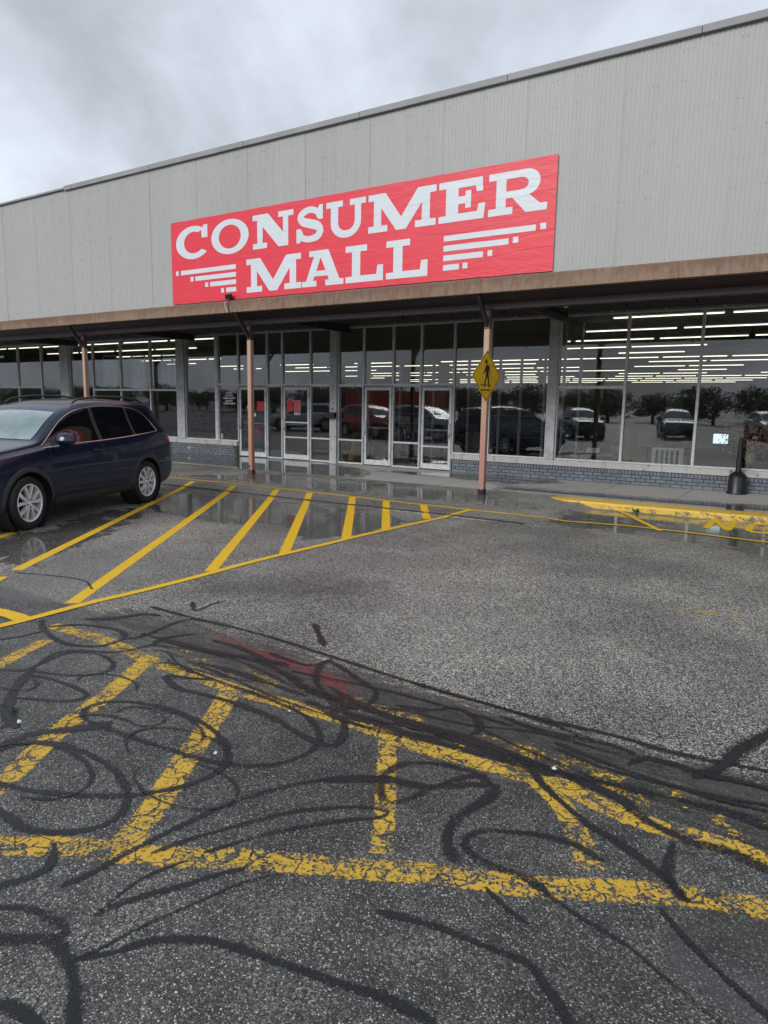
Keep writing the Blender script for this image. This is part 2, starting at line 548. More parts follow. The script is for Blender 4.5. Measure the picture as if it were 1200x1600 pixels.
def paint_material(name, worn):
    m, nt, b = new_mat(name)
    P = worldco(nt)
    uv = nd(nt, 'ShaderNodeUVMap').outputs[0]
    v = nd(nt, 'ShaderNodeSeparateXYZ', {0: uv}).outputs[1]
    edge = mth(nt, 'MULTIPLY', mth(nt, 'ABSOLUTE', mth(nt, 'SUBTRACT', v, 0.5)), 2.0)
    f = noise(nt, P, 45, 4, 0.65)
    mid = noise(nt, P, 5.0, 5, 0.6)
    n = noise(nt, P, 14, 5, 0.65)
    vo = nd(nt, 'ShaderNodeTexVoronoi', {'Vector': P, 'Scale': 90.0})
    spk = nd(nt, 'ShaderNodeSeparateColor', {0: vo.outputs['Color']}).outputs[0]
    a = smooth(nt, mth(nt, 'ADD', edge, mth(nt, 'MULTIPLY', mth(nt, 'SUBTRACT', f, 0.5), 0.5 if not worn else 0.9)), 0.93, 0.80)
    if worn:
        wp = nd(nt, 'ShaderNodeVectorMath', {0: P, 1: nd(nt, 'ShaderNodeVectorMath', {0: nd(nt, 'ShaderNodeTexNoise', {'Vector': P, 'Scale': 7.0, 'Detail': 3.0}).outputs['Color'], 1: (0.22, 0.22, 0.0)}, operation='MULTIPLY').outputs[0]}, operation='ADD').outputs[0]
        cr = nd(nt, 'ShaderNodeTexVoronoi', {'Vector': wp, 'Scale': 8.0}, feature='DISTANCE_TO_EDGE').outputs['Distance']
        crk = smooth(nt, mth(nt, 'ADD', cr, mth(nt, 'MULTIPLY', mth(nt, 'SUBTRACT', f, 0.5), 0.05)), 0.020, 0.046)
        k = mth(nt, 'ADD', mth(nt, 'MULTIPLY', mid, 1.0), mth(nt, 'ADD', mth(nt, 'MULTIPLY', n, 0.6), mth(nt, 'MULTIPLY', spk, 0.22)))
        keep = smooth(nt, k, 1.10 - worn * 0.1, 0.96 - worn * 0.1)
        a = mth(nt, 'MULTIPLY', a, mth(nt, 'MULTIPLY', crk, keep))
        a = mth(nt, 'MULTIPLY', a, mth(nt, 'SUBTRACT', 1.0, mth(nt, 'MULTIPLY', smooth(nt, mth(nt, 'ADD', spk, mth(nt, 'MULTIPLY', mid, 0.6)), 1.02, 1.16), 0.5)))
        col = mixc(nt, n, (0.48, 0.29, 0.026), (0.70, 0.445, 0.060))
        col = mixc(nt, mth(nt, 'MULTIPLY', smooth(nt, mid, 0.42, 0.66), 0.45), col, (0.40, 0.285, 0.10))
    else:
        keep = smooth(nt, mth(nt, 'ADD', n, mth(nt, 'MULTIPLY', spk, 0.12)), 0.84, 0.72)
        a = mth(nt, 'MULTIPLY', a, keep)
        col = mixc(nt, mth(nt, 'ADD', mth(nt, 'MULTIPLY', mid, 0.7), mth(nt, 'MULTIPLY', spk, 0.3)), (0.68, 0.40, 0.012), (0.88, 0.55, 0.024))
    setin(nt, b, col=col, rough=0.58, spec=0.35)
    bn = nd(nt, 'ShaderNodeBump', {'Strength': 0.35, 'Distance': 0.004, 'Height': spk})
    setin(nt, b, normal=bn.outputs[0])
    alpha_out(nt, b, a)
    return m


def tar_material():
    m, nt, b = new_mat('crack_sealer')
    P = worldco(nt)
    uv = nd(nt, 'ShaderNodeUVMap').outputs[0]
    v = nd(nt, 'ShaderNodeSeparateXYZ', {0: uv}).outputs[1]
    edge = mth(nt, 'MULTIPLY', mth(nt, 'ABSOLUTE', mth(nt, 'SUBTRACT', v, 0.5)), 2.0)
    f = noise(nt, P, 50, 3, 0.7)
    mid = noise(nt, P, 3.2, 3, 0.6)
    vo = nd(nt, 'ShaderNodeTexVoronoi', {'Vector': P, 'Scale': 140.0})
    spk = nd(nt, 'ShaderNodeSeparateColor', {0: vo.outputs['Color']}).outputs[0]
    a = smooth(nt, mth(nt, 'ADD', edge, mth(nt, 'MULTIPLY', mth(nt, 'ADD', mth(nt, 'SUBTRACT', f, 0.5), mth(nt, 'MULTIPLY', mth(nt, 'SUBTRACT', spk, 0.5), 0.55)), 0.8)), 1.0, 0.38)
    k = mth(nt, 'ADD', mid, mth(nt, 'MULTIPLY', spk, 0.28))
    a = mth(nt, 'MULTIPLY', a, mth(nt, 'ADD', mth(nt, 'MULTIPLY', nd(nt, 'ShaderNodeObjectInfo').outputs['Random'], 0.45), mth(nt, 'MULTIPLY', smooth(nt, k, 0.90, 0.62), 0.75), clamp=True))
    col = mixc(nt, f, (0.008, 0.0095, 0.012), (0.018, 0.0205, 0.025))
    setin(nt, b, col=col, spec=0.3, rough=mth(nt, 'ADD', 0.28, mth(nt, 'MULTIPLY', f, 0.22)))
    bn = nd(nt, 'ShaderNodeBump', {'Strength': 0.25, 'Distance': 0.004, 'Height': f})
    setin(nt, b, normal=bn.outputs[0])
    alpha_out(nt, b, a)
    return m


MAT['asphalt'] = asphalt_material()
MAT['concrete'] = concrete_material()
MAT['paint_new'] = paint_material('fresh_yellow_paint', 0)
MAT['paint_old'] = paint_material('worn_yellow_paint', 0.12)
MAT['paint_ghost'] = paint_material('faint_yellow_overspray', 2.6)
MAT['paint_older'] = paint_material('badly_worn_yellow_paint', 0.85)
MAT['tar'] = tar_material()

# ------------------------------------------------------------------ plan of the lot, metres (x along the shopfront, y towards it)
FRESH_STRIPES = [
 (0.14, [(-7.05,3.96), (-11.77,10.71)]),
 (0.15, [(-5.49,3.56), (-10.50,10.68)]),
 (0.15, [(-5.39,5.11), (-9.37,10.74)]),
 (0.15, [(-5.33,6.23), (-8.53,10.76)]),
 (0.15, [(-5.27,7.42), (-7.49,10.75)]),
 (0.15, [(-5.23,8.35), (-6.71,10.71)]),
 (0.15, [(-5.23,9.57), (-5.93,10.71)]),
 (0.11, [(-5.40,2.59), (-5.37,2.86), (-5.36,3.13), (-5.37,3.72), (-5.34,4.03), (-5.32,4.79), (-5.34,5.75), (-5.29,6.88), (-5.23,8.22), (-5.00,10.68)]),
 (0.09, [(-13.46,10.84), (-11.10,10.89), (-9.35,10.86), (-8.00,10.81), (-6.92,10.75), (-5.00,10.68), (-3.70,10.68)]),
 (0.16, [(-6.32,2.94), (-5.73,3.06), (-5.39,3.06)]),
 (0.14, [(-8.56,4.17), (-9.22,5.35)]),
 (0.14, [(-6.87,3.72), (-6.54,3.27)]),
 (0.09, [(-3.64,10.68), (-2.27,10.90), (-0.54,10.72), (0.20,10.64)]),
 (0.1, [(-3.01,12.54), (-1.94,10.75)]),
]
OLD_STRIPES = [
 (0.135, [(-3.01,1.42), (-3.14,1.68), (-3.22,1.81), (-3.41,2.15), (-3.57,2.52), (-3.78,2.92), (-3.87,3.09)]),
 (0.12, [(-4.46,2.23), (-4.57,2.41), (-4.67,2.61), (-4.78,2.88)]),
 (0.14, [(-2.22,1.58), (-2.28,1.71), (-2.39,1.93), (-2.53,2.17), (-2.78,2.63), (-2.97,2.95)]),
 (0.1, [(-1.90,3.09), (-1.56,2.53), (-1.42,2.29), (-1.35,2.16)]),
 (0.11, [(-1.03,3.05), (-0.83,2.88), (-0.69,2.66), (-0.62,2.53)]),
 (0.13, [(-5.07,3.10), (-4.84,3.11), (-4.37,3.12), (-3.68,3.02), (-3.39,3.03), (-2.97,3.01), (-2.57,3.03), (-2.08,3.05), (-1.70,3.02), (-1.38,3.03), (-1.18,3.05), (-0.91,3.07), (-0.71,3.01), (-0.54,2.98), (-0.32,2.99), (-0.17,3.00), (-0.05,2.97), (0.18,2.95)]),
 (0.13, [(-2.83,1.29), (-2.66,1.35), (-2.55,1.42), (-2.38,1.52), (-2.13,1.63), (-1.85,1.79), (-1.63,1.91), (-1.34,2.05), (-1.18,2.14), (-0.95,2.24), (-0.73,2.33), (-0.55,2.44), (-0.37,2.54), (-0.17,2.63), (-0.05,2.66), (0.18,2.71)]),
]
TAR_SEAMS = [
 (0.045, [(-2.36,1.12), (-2.31,1.16), (-2.25,1.20), (-2.18,1.22), (-2.10,1.23), (-2.04,1.23), (-2.01,1.21), (-2.03,1.17)]),
 (0.062, [(-2.23,1.05), (-2.17,1.08), (-2.09,1.13), (-2.03,1.17), (-1.98,1.17), (-1.92,1.16), (-1.87,1.14), (-1.79,1.10), (-1.73,1.06), (-1.67,1.02), (-1.59,0.98)]),
 (0.045, [(-1.89,1.15), (-1.85,1.20), (-1.80,1.25), (-1.75,1.34), (-1.65,1.42), (-1.55,1.47), (-1.41,1.50), (-1.25,1.53), (-1.10,1.56), (-0.97,1.59), (-0.88,1.59), (-0.81,1.59), (-0.74,1.56)]),
 (0.022, [(-1.88,1.16), (-1.85,1.25), (-1.83,1.33), (-1.79,1.46), (-1.74,1.59), (-1.69,1.73), (-1.60,1.85)]),
 (0.045, [(-2.00,1.32), (-1.98,1.39), (-1.93,1.49), (-1.87,1.58), (-1.80,1.71), (-1.74,1.79)]),
 (0.025, [(-2.00,1.33), (-2.01,1.40), (-2.02,1.49), (-2.01,1.58), (-1.96,1.70)]),
 (0.045, [(-2.23,1.34), (-2.21,1.41), (-2.20,1.47), (-2.19,1.61), (-2.16,1.82), (-2.11,2.05), (-2.02,2.27), (-1.89,2.46), (-1.66,2.65), (-1.56,2.68)]),
 (0.05, [(-2.45,1.19), (-2.42,1.22), (-2.37,1.32), (-2.38,1.40), (-2.49,1.48)]),
 (0.04, [(-2.11,1.65), (-2.05,1.81), (-1.95,1.99), (-1.84,2.17), (-1.69,2.32), (-1.57,2.40), (-1.48,2.42), (-1.49,2.36), (-1.58,2.28), (-1.72,2.13), (-1.84,1.96), (-1.94,1.77)]),
 (0.055, [(-3.41,1.71), (-3.42,1.78), (-3.40,1.87), (-3.29,1.96), (-3.09,2.00), (-2.85,1.99), (-2.66,1.94), (-2.53,1.86), (-2.44,1.77), (-2.43,1.66), (-2.48,1.58), (-2.57,1.51), (-2.68,1.47), (-2.88,1.48), (-3.05,1.48)]),
 (0.05, [(-3.22,1.57), (-3.11,1.60), (-2.93,1.65), (-2.71,1.75), (-2.53,1.87), (-2.44,1.97), (-2.37,2.10), (-2.35,2.25), (-2.43,2.39), (-2.54,2.48), (-2.75,2.56), (-3.01,2.59), (-3.21,2.57), (-3.37,2.52), (-3.48,2.44), (-3.50,2.35), (-3.45,2.27), (-3.36,2.23)]),
 (0.05, [(-3.36,2.23), (-3.20,2.23), (-2.96,2.24), (-2.73,2.26), (-2.52,2.28), (-2.38,2.32), (-2.23,2.39), (-2.13,2.51), (-2.10,2.68), (-2.14,2.79), (-2.29,2.92), (-2.48,2.99), (-2.82,3.03), (-3.11,3.04), (-3.42,3.06), (-3.61,3.06), (-3.74,3.13)]),
 (0.06, [(-3.18,3.05), (-3.34,2.98), (-3.50,2.92), (-3.43,2.87), (-3.27,2.82), (-3.05,2.85), (-2.79,2.86), (-2.52,2.84), (-2.29,2.78), (-2.13,2.75), (-2.04,2.77), (-2.06,2.89), (-2.19,3.08)]),
 (0.1, [(-3.45,1.70), (-3.45,1.79), (-3.46,1.94), (-3.35,2.09), (-3.25,2.21), (-3.22,2.30)]),
 (0.05, [(-4.35,2.55), (-4.41,2.78), (-4.32,2.87), (-4.16,2.91), (-3.97,2.86), (-3.89,2.77), (-3.90,2.67), (-4.01,2.57), (-4.17,2.51), (-4.32,2.48), (-4.37,2.57)]),
 (0.09, [(-4.31,2.48), (-4.17,2.32), (-4.00,2.16), (-3.83,2.06), (-3.71,2.00), (-3.58,1.96)]),
 (0.045, [(-4.24,2.42), (-4.09,2.46), (-3.90,2.47), (-3.72,2.46), (-3.65,2.43), (-3.64,2.36), (-3.73,2.28), (-3.88,2.22), (-4.00,2.16)]),
 (0.06, [(-4.58,2.29), (-4.48,2.36), (-4.38,2.42), (-4.33,2.50), (-4.46,2.73), (-4.39,2.87), (-4.16,2.99), (-4.09,3.11), (-4.06,3.27), (-4.10,3.41), (-3.97,3.63)]),
 (0.06, [(-5.27,3.15), (-5.09,3.04), (-4.87,2.96), (-4.61,2.91), (-4.44,2.95), (-4.33,3.04), (-4.33,3.20), (-4.41,3.29), (-4.54,3.33), (-4.71,3.30), (-4.87,3.25), (-4.99,3.16), (-5.05,3.04)]),
 (0.05, [(-5.07,2.60), (-5.06,2.69), (-5.00,2.85), (-5.00,3.00)]),
 (0.06, [(-4.04,2.05), (-3.90,2.05), (-3.76,2.01), (-3.68,1.97), (-3.66,1.91), (-3.69,1.85)]),
 (0.07, [(-4.31,3.21), (-4.27,3.38), (-4.32,3.68), (-4.28,3.85), (-4.11,3.89)]),
 (0.08, [(-5.00,3.34), (-4.82,3.51), (-4.72,3.71), (-4.58,3.77)]),
 (0.075, [(-1.89,2.46), (-1.75,2.57), (-1.59,2.65), (-1.41,2.71), (-1.28,2.82), (-1.17,2.88), (-1.16,2.73), (-1.20,2.60), (-1.20,2.47), (-1.15,2.35), (-1.07,2.28)]),
 (0.055, [(-1.41,2.71), (-1.46,2.55), (-1.52,2.48), (-1.61,2.56), (-1.66,2.70), (-1.62,2.84), (-1.47,2.92), (-1.31,2.94), (-1.18,2.88)]),
 (0.05, [(-1.41,2.70), (-1.33,2.87), (-1.24,2.95)]),
 (0.05, [(-0.59,2.61), (-0.62,2.62), (-0.70,2.65), (-0.84,2.64), (-0.98,2.58), (-1.08,2.52), (-1.11,2.43), (-1.07,2.37), (-0.98,2.34), (-0.89,2.34), (-0.80,2.35), (-0.70,2.31)]),
 (0.075, [(-2.22,3.11), (-1.99,3.11), (-1.75,3.12), (-1.56,3.19), (-1.36,3.23), (-1.16,3.20), (-0.96,3.18), (-0.78,3.14), (-0.65,3.11), (-0.53,3.01), (-0.41,2.96), (-0.31,2.94), (-0.20,2.96), (-0.07,2.93), (0.06,2.91)]),
 (0.055, [(-1.09,3.13), (-0.97,3.01), (-0.84,2.91), (-0.69,2.81), (-0.57,2.77), (-0.45,2.70), (-0.35,2.63), (-0.26,2.55)]),
 (0.055, [(-4.85,3.89), (-4.32,3.88), (-3.61,3.89), (-2.94,3.83), (-2.26,3.75), (-1.70,3.71), (-1.22,3.70), (-0.81,3.73), (-0.61,3.71), (-0.43,3.72), (-0.09,3.77), (0.18,3.80)]),
 (0.06, [(-1.45,3.60), (-1.16,3.55), (-0.97,3.59), (-0.77,3.60), (-0.63,3.54)]),
 (0.05, [(-2.03,3.38), (-1.81,3.45), (-1.72,3.55), (-1.58,3.51), (-1.48,3.40), (-1.49,3.28)]),
 (0.055, [(-2.82,3.74), (-2.68,3.70), (-2.43,3.58), (-2.24,3.49), (-2.17,3.33), (-2.21,3.21), (-2.32,3.17), (-2.46,3.27), (-2.64,3.40), (-2.77,3.59), (-2.81,3.74)]),
 (0.1, [(-0.08,4.35), (-0.14,4.18), (-0.24,3.92), (-0.28,3.72), (-0.39,3.50)]),
 (0.03, [(-0.92,2.21), (-0.81,2.15), (-0.71,2.12)]),
 (0.042, [(-1.19,1.88), (-0.99,1.93), (-0.86,1.94), (-0.73,1.95), (-0.64,1.95), (-0.58,1.90), (-0.50,1.84), (-0.46,1.79)]),
 (0.026, [(-0.82,2.33), (-0.70,2.30), (-0.57,2.25), (-0.40,2.21), (-0.29,2.15), (-0.19,2.10), (-0.09,2.05)]),
 (0.034, [(-0.35,2.46), (-0.27,2.38), (-0.18,2.30), (-0.07,2.22), (0.02,2.16), (0.07,2.11)]),
 (0.055, [(-0.38,2.90), (-0.36,2.68), (-0.28,2.54)]),
 (0.07, [(-0.69,3.45), (-0.63,3.57), (-0.50,3.58), (-0.35,3.57), (-0.16,3.59), (0.00,3.60)]),
 (0.04, [(-1.05,3.41), (-0.83,3.35), (-0.61,3.35), (-0.38,3.37), (-0.19,3.40), (0.01,3.46)]),
 (0.05, [(-4.68,4.21), (-4.44,4.03), (-4.47,4.24), (-4.45,4.38)]),
 (0.07, [(-3.39,4.34), (-3.16,4.11), (-3.00,3.96)]),
 (0.05, [(-2.14,3.74), (-1.84,3.71), (-1.58,3.71), (-1.33,3.69), (-1.13,3.66), (-0.90,3.59)]),
 (0.05, [(-3.25,3.62), (-2.86,3.59), (-2.79,3.78)]),
 (0.06, [(-3.78,3.58), (-3.44,3.57), (-3.00,3.42), (-2.69,3.30), (-2.40,3.26)]),
 (0.05, [(-0.42,3.25), (-0.26,3.28), (-0.06,3.28)]),
 (0.06, [(-1.92,0.89), (-1.91,0.94), (-1.82,0.96), (-1.72,0.96)]),
]
GROUND_PATCHES = {
 'slurry': [[(-5.06,3.82), (-4.32,3.88), (-2.94,3.83), (-1.70,3.71), (-0.81,3.73), (-0.09,3.77), (0.18,3.79), (0.18,2.89), (-0.15,2.98), (-0.54,3.02), (-1.00,3.09), (-1.54,3.11), (-2.18,3.14), (-3.00,3.22), (-3.71,3.15), (-4.56,3.31), (-5.01,3.29)]],
 'red': [[(-4.19,3.77), (-3.91,3.77), (-3.46,3.72), (-2.94,3.68), (-2.45,3.60), (-2.22,3.33), (-2.32,3.21), (-2.66,3.39), (-3.08,3.44), (-3.78,3.58)], [(-2.21,3.54), (-1.86,3.58), (-1.54,3.61), (-1.56,3.52), (-1.99,3.49)]],
 'wet': [[(-13.16,11.19), (-11.33,12.71), (-8.84,12.91), (-5.53,12.53), (-4.23,11.99), (-3.88,11.19), (-5.69,11.20), (-7.73,11.29), (-10.02,11.23)], [(-12.01,8.88), (-10.47,9.49), (-8.69,9.74), (-6.70,9.79), (-5.81,9.60), (-5.49,8.03), (-6.83,7.65), (-7.49,7.14), (-9.18,7.36)], [(-3.81,11.62), (-3.33,12.29), (-1.97,12.37), (-0.39,12.50), (-0.25,9.39), (-1.40,9.96), (-2.42,10.00), (-3.10,10.12), (-3.57,10.18)], [(-8.95,5.37), (-9.96,6.74), (-9.83,7.76), (-9.10,7.43), (-8.07,6.04), (-7.44,4.93), (-7.03,4.19), (-7.50,4.04), (-8.14,3.96), (-9.10,4.68)], [(-0.37,2.36), (-0.20,2.44), (-0.04,2.44), (0.18,2.49), (0.18,2.05), (-0.05,1.97), (-0.15,2.08), (-0.29,2.18)], [(-0.32,2.68), (-0.11,2.61), (0.08,2.70), (0.09,2.46), (-0.07,2.36), (-0.23,2.42)], [(-0.41,3.56), (-0.14,3.68), (0.05,3.63), (0.06,3.33), (-0.18,3.29), (-0.38,3.34)], [(-7.06,8.06), (-6.16,9.76), (-5.32,9.19), (-5.32,7.78), (-5.69,6.99)]],
 'dark': [[(-5.34,5.07), (-4.44,5.56), (-3.44,5.96), (-3.53,5.17), (-4.13,4.61), (-4.76,4.28), (-5.03,4.22)], [(-3.85,7.61), (-1.97,9.53), (-1.08,8.78), (-2.13,7.25), (-3.15,6.86)], [(-1.53,1.33), (-1.39,1.37), (-1.34,1.26), (-1.45,1.19), (-1.55,1.23)], [(-4.88,3.95), (-4.40,4.17), (-3.58,4.00), (-3.95,3.74), (-4.54,3.73)]],
 'pale': [[(-6.82,3.66), (-7.30,4.59), (-6.96,5.19), (-6.06,5.10), (-5.51,4.02), (-5.55,3.47), (-6.15,3.29)]],
}

# ------------------------------------------------------------------ ground
PATCH_Y, PATCH_X, WALK_Y = 10.0, -3.68, 13.08     # raised asphalt apron in front of the doors


def gz(x, y):
    if x < -3.40 and y > PATCH_Y:
        return (0.015 + 0.08 * min(1.0, (y - PATCH_Y) / 3.1)) * min(1.0, (-3.40 - x) / 0.30)
    return 0.0


def poly_field(X, Y, polys, soft):
    """soft 0..1 mask of points inside any of the polygons"""
    out = np.zeros_like(X)
    for P in polys:
        P = np.array(P)
        inside = np.zeros(X.shape, bool)
        dist = np.full(X.shape, 1e9)
        n = len(P)
        for i in range(n):
            a, b_ = P[i], P[(i + 1) % n]
            cond = (a[1] > Y) != (b_[1] > Y)
            xin = (b_[0] - a[0]) * (Y - a[1]) / ((b_[1] - a[1]) + 1e-12) + a[0]
            inside ^= cond & (X < xin)
            d = b_ - a
            t = np.clip(((X - a[0]) * d[0] + (Y - a[1]) * d[1]) / (d @ d + 1e-12), 0, 1)
            dist = np.minimum(dist, np.hypot(X - a[0] - t * d[0], Y - a[1] - t * d[1]))
        sdf = np.where(inside, dist, -dist)
        out = np.maximum(out, np.clip(0.5 + sdf / (2 * soft), 0, 1))
    return out


gx = np.concatenate([-np.geomspace(900, 16, 26), np.arange(-15.5, -3.70, 0.07), [-3.685, -3.675], np.arange(-3.62, 3.0, 0.07), np.geomspace(3.2, 900, 26)])
gy = np.concatenate([-np.geomspace(900, 0.5, 34), np.arange(0.0, 9.97, 0.07), [9.993, 10.003], np.arange(10.06, 13.6, 0.08), np.geomspace(14, 900, 24)])
GX, GY = np.meshgrid(gx, gy)
ap = (GX < PATCH_X) & (GY > PATCH_Y)
side_ = np.clip((-3.40 - GX) / 0.30, 0, 1)
GZ = np.where(GY > PATCH_Y, (0.015 + 0.08 * np.minimum(1.0, (GY - PATCH_Y) / 3.1)) * side_, 0.0)
GZ = np.where((GY > 16.3) | (GX < -40), np.minimum(GZ, 0.0), GZ)
ny, nx = GX.shape
verts = np.stack([GX, GY, GZ], -1).reshape(-1, 3)
idx = np.arange(nx * ny).reshape(ny, nx)
faces = np.stack([idx[:-1, :-1], idx[:-1, 1:], idx[1:, 1:], idx[1:, :-1]], -1).reshape(-1, 4)
gme = bpy.data.meshes.new('parking_lot')
gme.from_pydata(verts.tolist(), [], faces.tolist())
gme.materials.append(MAT['asphalt'])
seam_y = np.interp(gx, [-30, -5.2, -4.3, -0.2, 30], [3.5, 3.5, 3.57, 3.57, 3.57])
chipf = np.clip((GY - seam_y[None, :]) / 0.05, 0, 1)
fields = {k: poly_field(GX, GY, v, s) for (k, v), s in zip(GROUND_PATCHES.items(), (0.16, 0.10, 0.32, 0.5, 0.25))}
fields['wet'] = np.maximum(poly_field(GX, GY, GROUND_PATCHES['wet'][:4], 0.32), poly_field(GX, GY, GROUND_PATCHES['wet'][4:], 0.09))
fields['dark'] = poly_field(GX, GY, [GROUND_PATCHES['dark'][k] for k in (0, 2, 3)], 0.5)
fields['chip'] = chipf
for k, a in fields.items():
    at = gme.attributes.new(k, 'FLOAT', 'POINT')
    at.data.foreach_set('value', a.reshape(-1).astype(np.float32))
ground = link('parking_lot', gme)
tag(ground, kind='structure')

_layer = [0.004]


def cr_spline(P, step=0.05):
    P = [np.array(p, float) for p in P]
    if len(P) < 3:
        n = max(2, int(np.linalg.norm(P[1] - P[0]) / 0.25) + 1)
        return [P[0] + (P[1] - P[0]) * t for t in np.linspace(0, 1, n)]
    Q = [2 * P[0] - P[1]] + P + [2 * P[-1] - P[-2]]
    out = []
    for i in range(1, len(Q) - 2):
        a, b_, c, d = Q[i - 1:i + 3]
        n = max(2, int(np.linalg.norm(c - b_) / step))
        for k in range(n):
            t = k / n
            out.append(.5 * ((2 * b_) + (-a + c) * t + (2 * a - 5 * b_ + 4 * c - d) * t * t + (-a + 3 * b_ - 3 * c + d) * t ** 3))
    out.append(P[-1])
    return out


def ribbon(name, pts, width, mat, parent, layer, step=0.05, jitter=0.0):
    P = cr_spline(pts, step)
    b = MB()
    uvs = []
    acc = 0.0
    rows = []
    ph = random.uniform(0, 9)
    seg_ = [0.0]
    for i in range(1, len(P)):
        seg_.append(seg_[-1] + np.linalg.norm(P[i] - P[i - 1]))
    for i, p in enumerate(P):
        t = P[min(i + 1, len(P) - 1)] - P[max(i - 1, 0)]
        t = t / (np.linalg.norm(t) + 1e-9)
        n = np.array([-t[1], t[0]])
        if i:
            acc += np.linalg.norm(P[i] - P[i - 1])
        w = width * (1 + jitter * math.sin(acc * 9 + ph) + jitter * 0.6 * math.sin(acc * 23 + 2 * ph))
        if jitter:       # sealer thins out at both ends
            e_ = min(seg_[i], seg_[-1] - seg_[i])
            w *= math.sqrt(min(1.0, (e_ + 0.012) / 0.05))
        rows.append([(*(p + n * w * s), gz(*(p + n * w * s)) + layer) for s in (-0.5, 0.0, 0.5)])
        uvs.append([(acc, 0.0), (acc, 0.5), (acc, 1.0)])
    b.grid(rows)
    me = b.mesh(name, mat, fix=False)
    ul = me.uv_layers.new(name='UVMap')
    fl = [q for r_ in uvs for q in r_]
    for lp in me.loops:
        ul.data[lp.index].uv = fl[lp.vertex_index]
    o = link(name, me, parent)
    return o


for i, (w, pts) in enumerate(OLD_STRIPES):
    ribbon('worn_stripe', pts, w * 1.1, MAT['paint_older' if i == 6 else 'paint_old'], ground, 0.0008 + 0.0001 * i)
for i, (w, pts) in enumerate(TAR_SEAMS):
    ribbon('tar_seam', pts, w * 0.98, MAT['tar'], ground, 0.0020 + 0.00005 * i, jitter=0.16)
rs_ = random.Random(21)
for i in range(20):       # thin smears of sealer dragged along the long seam
    x_ = rs_.uniform(-4.6, -0.4)
    y_ = rs_.uniform(3.08, 3.5)
    L_ = rs_.uniform(0.5, 1.6)
    pts = [(x_ + L_ * t, y_ + rs_.uniform(-0.05, 0.05) + 0.06 * math.sin(t * 4 + i)) for t in (0, .3, .6, 1.0)]
    ribbon('tar_seam', pts, rs_.uniform(0.015, 0.07), MAT['tar'], ground, 0.0046 + 0.00004 * i, jitter=0.35)
for i in range(9):        # faint thin loops among the worn stripes
    cx_, cy_, r_ = rs_.uniform(-4.2, -2.2), rs_.uniform(1.7, 3.0), rs_.uniform(0.15, 0.45)
    a0_ = rs_.uniform(0, 6)
    pts = [(cx_ + r_ * math.cos(a0_ + t), cy_ + 0.55 * r_ * math.sin(a0_ + t)) for t in np.arange(0, rs_.uniform(2.5, 5.5), 0.5)]
    ribbon('tar_seam', pts, rs_.uniform(0.014, 0.03), MAT['tar'], ground, 0.0056 + 0.00004 * i, jitter=0.3)
for i, (w, pts) in enumerate(FRESH_STRIPES):
    ribbon('painted_stripe', pts, w, MAT['paint_new'], ground, 0.0016 + 0.0001 * i if i < 7 else 0.0062 + 0.0001 * i, step=0.25)
for pts in ([(-3.9, 3.22), (-3.2, 3.2), (-2.4, 3.24), (-1.6, 3.2)], [(-1.7, 3.2), (-0.9, 3.25), (-0.2, 3.2), (0.3, 3.22)]):
    ribbon('paint_ghost', pts, 0.26, MAT['paint_ghost'], ground, 0.0011)
# edge of the raised apron: a black gap
ribbon('apron_crack', [(-20, 9.985), (-16, 10.0), (-12.05, 9.99), (-10, 10.0), (-8, 9.985), (-7, 10.0), (-5.2, 10.02), (-3.75, 9.99)], 0.05, MAT['tar'], ground, 0.019)
ribbon('hairline_crack', [(-6.95, 3.9), (-6.5, 4.05), (-6.1, 4.1), (-5.75, 3.95)], 0.035, MAT['tar'], ground, 0.0035)
# NO of the fire lane lettering, in the puddle by the kerb
for k, outl, hol in ((0, [(0, 0), (.10, 0), (.10, .72), (.30, 0), (.40, 0), (.40, 1.1), (.30, 1.1), (.30, .38), (.10, 1.1), (0, 1.1)], ()),
                     (1, [(0, .2), (.1, 0), (.3, 0), (.4, .2), (.4, .9), (.3, 1.1), (.1, 1.1), (0, .9)], ([(.1, .25), (.14, .17), (.26, .17), (.3, .25), (.3, .85), (.26, .93), (.14, .93), (.1, .85)],))):
    b = MB().poly(outl, hol, to3=lambda p, k=k: (-1.47 + 0.56 * k + p[0], 11.45 + p[1] * 0.93, 0.0045))
    me = b.mesh('painted_letter', MAT['paint_new'], fix=False)
    ul = me.uv_layers.new(name='UVMap')
    for lp in me.loops:
        ul.data[lp.index].uv = (0, 0.5)
    link('painted_letter', me, ground)
# faded pale dashes on the open asphalt
for (x0, y0), (x1, y1), w in (((-0.86, 6.53), (-0.66, 6.66), 0.05), ((-0.98, 6.52), (-0.93, 6.52), 0.05), ((-0.55, 6.54), (-0.47, 6.57), 0.05)):
    ribbon('faded_dash', [(x0, y0), (x1, y1)], w, MAT['paint_old'], ground, 0.004)

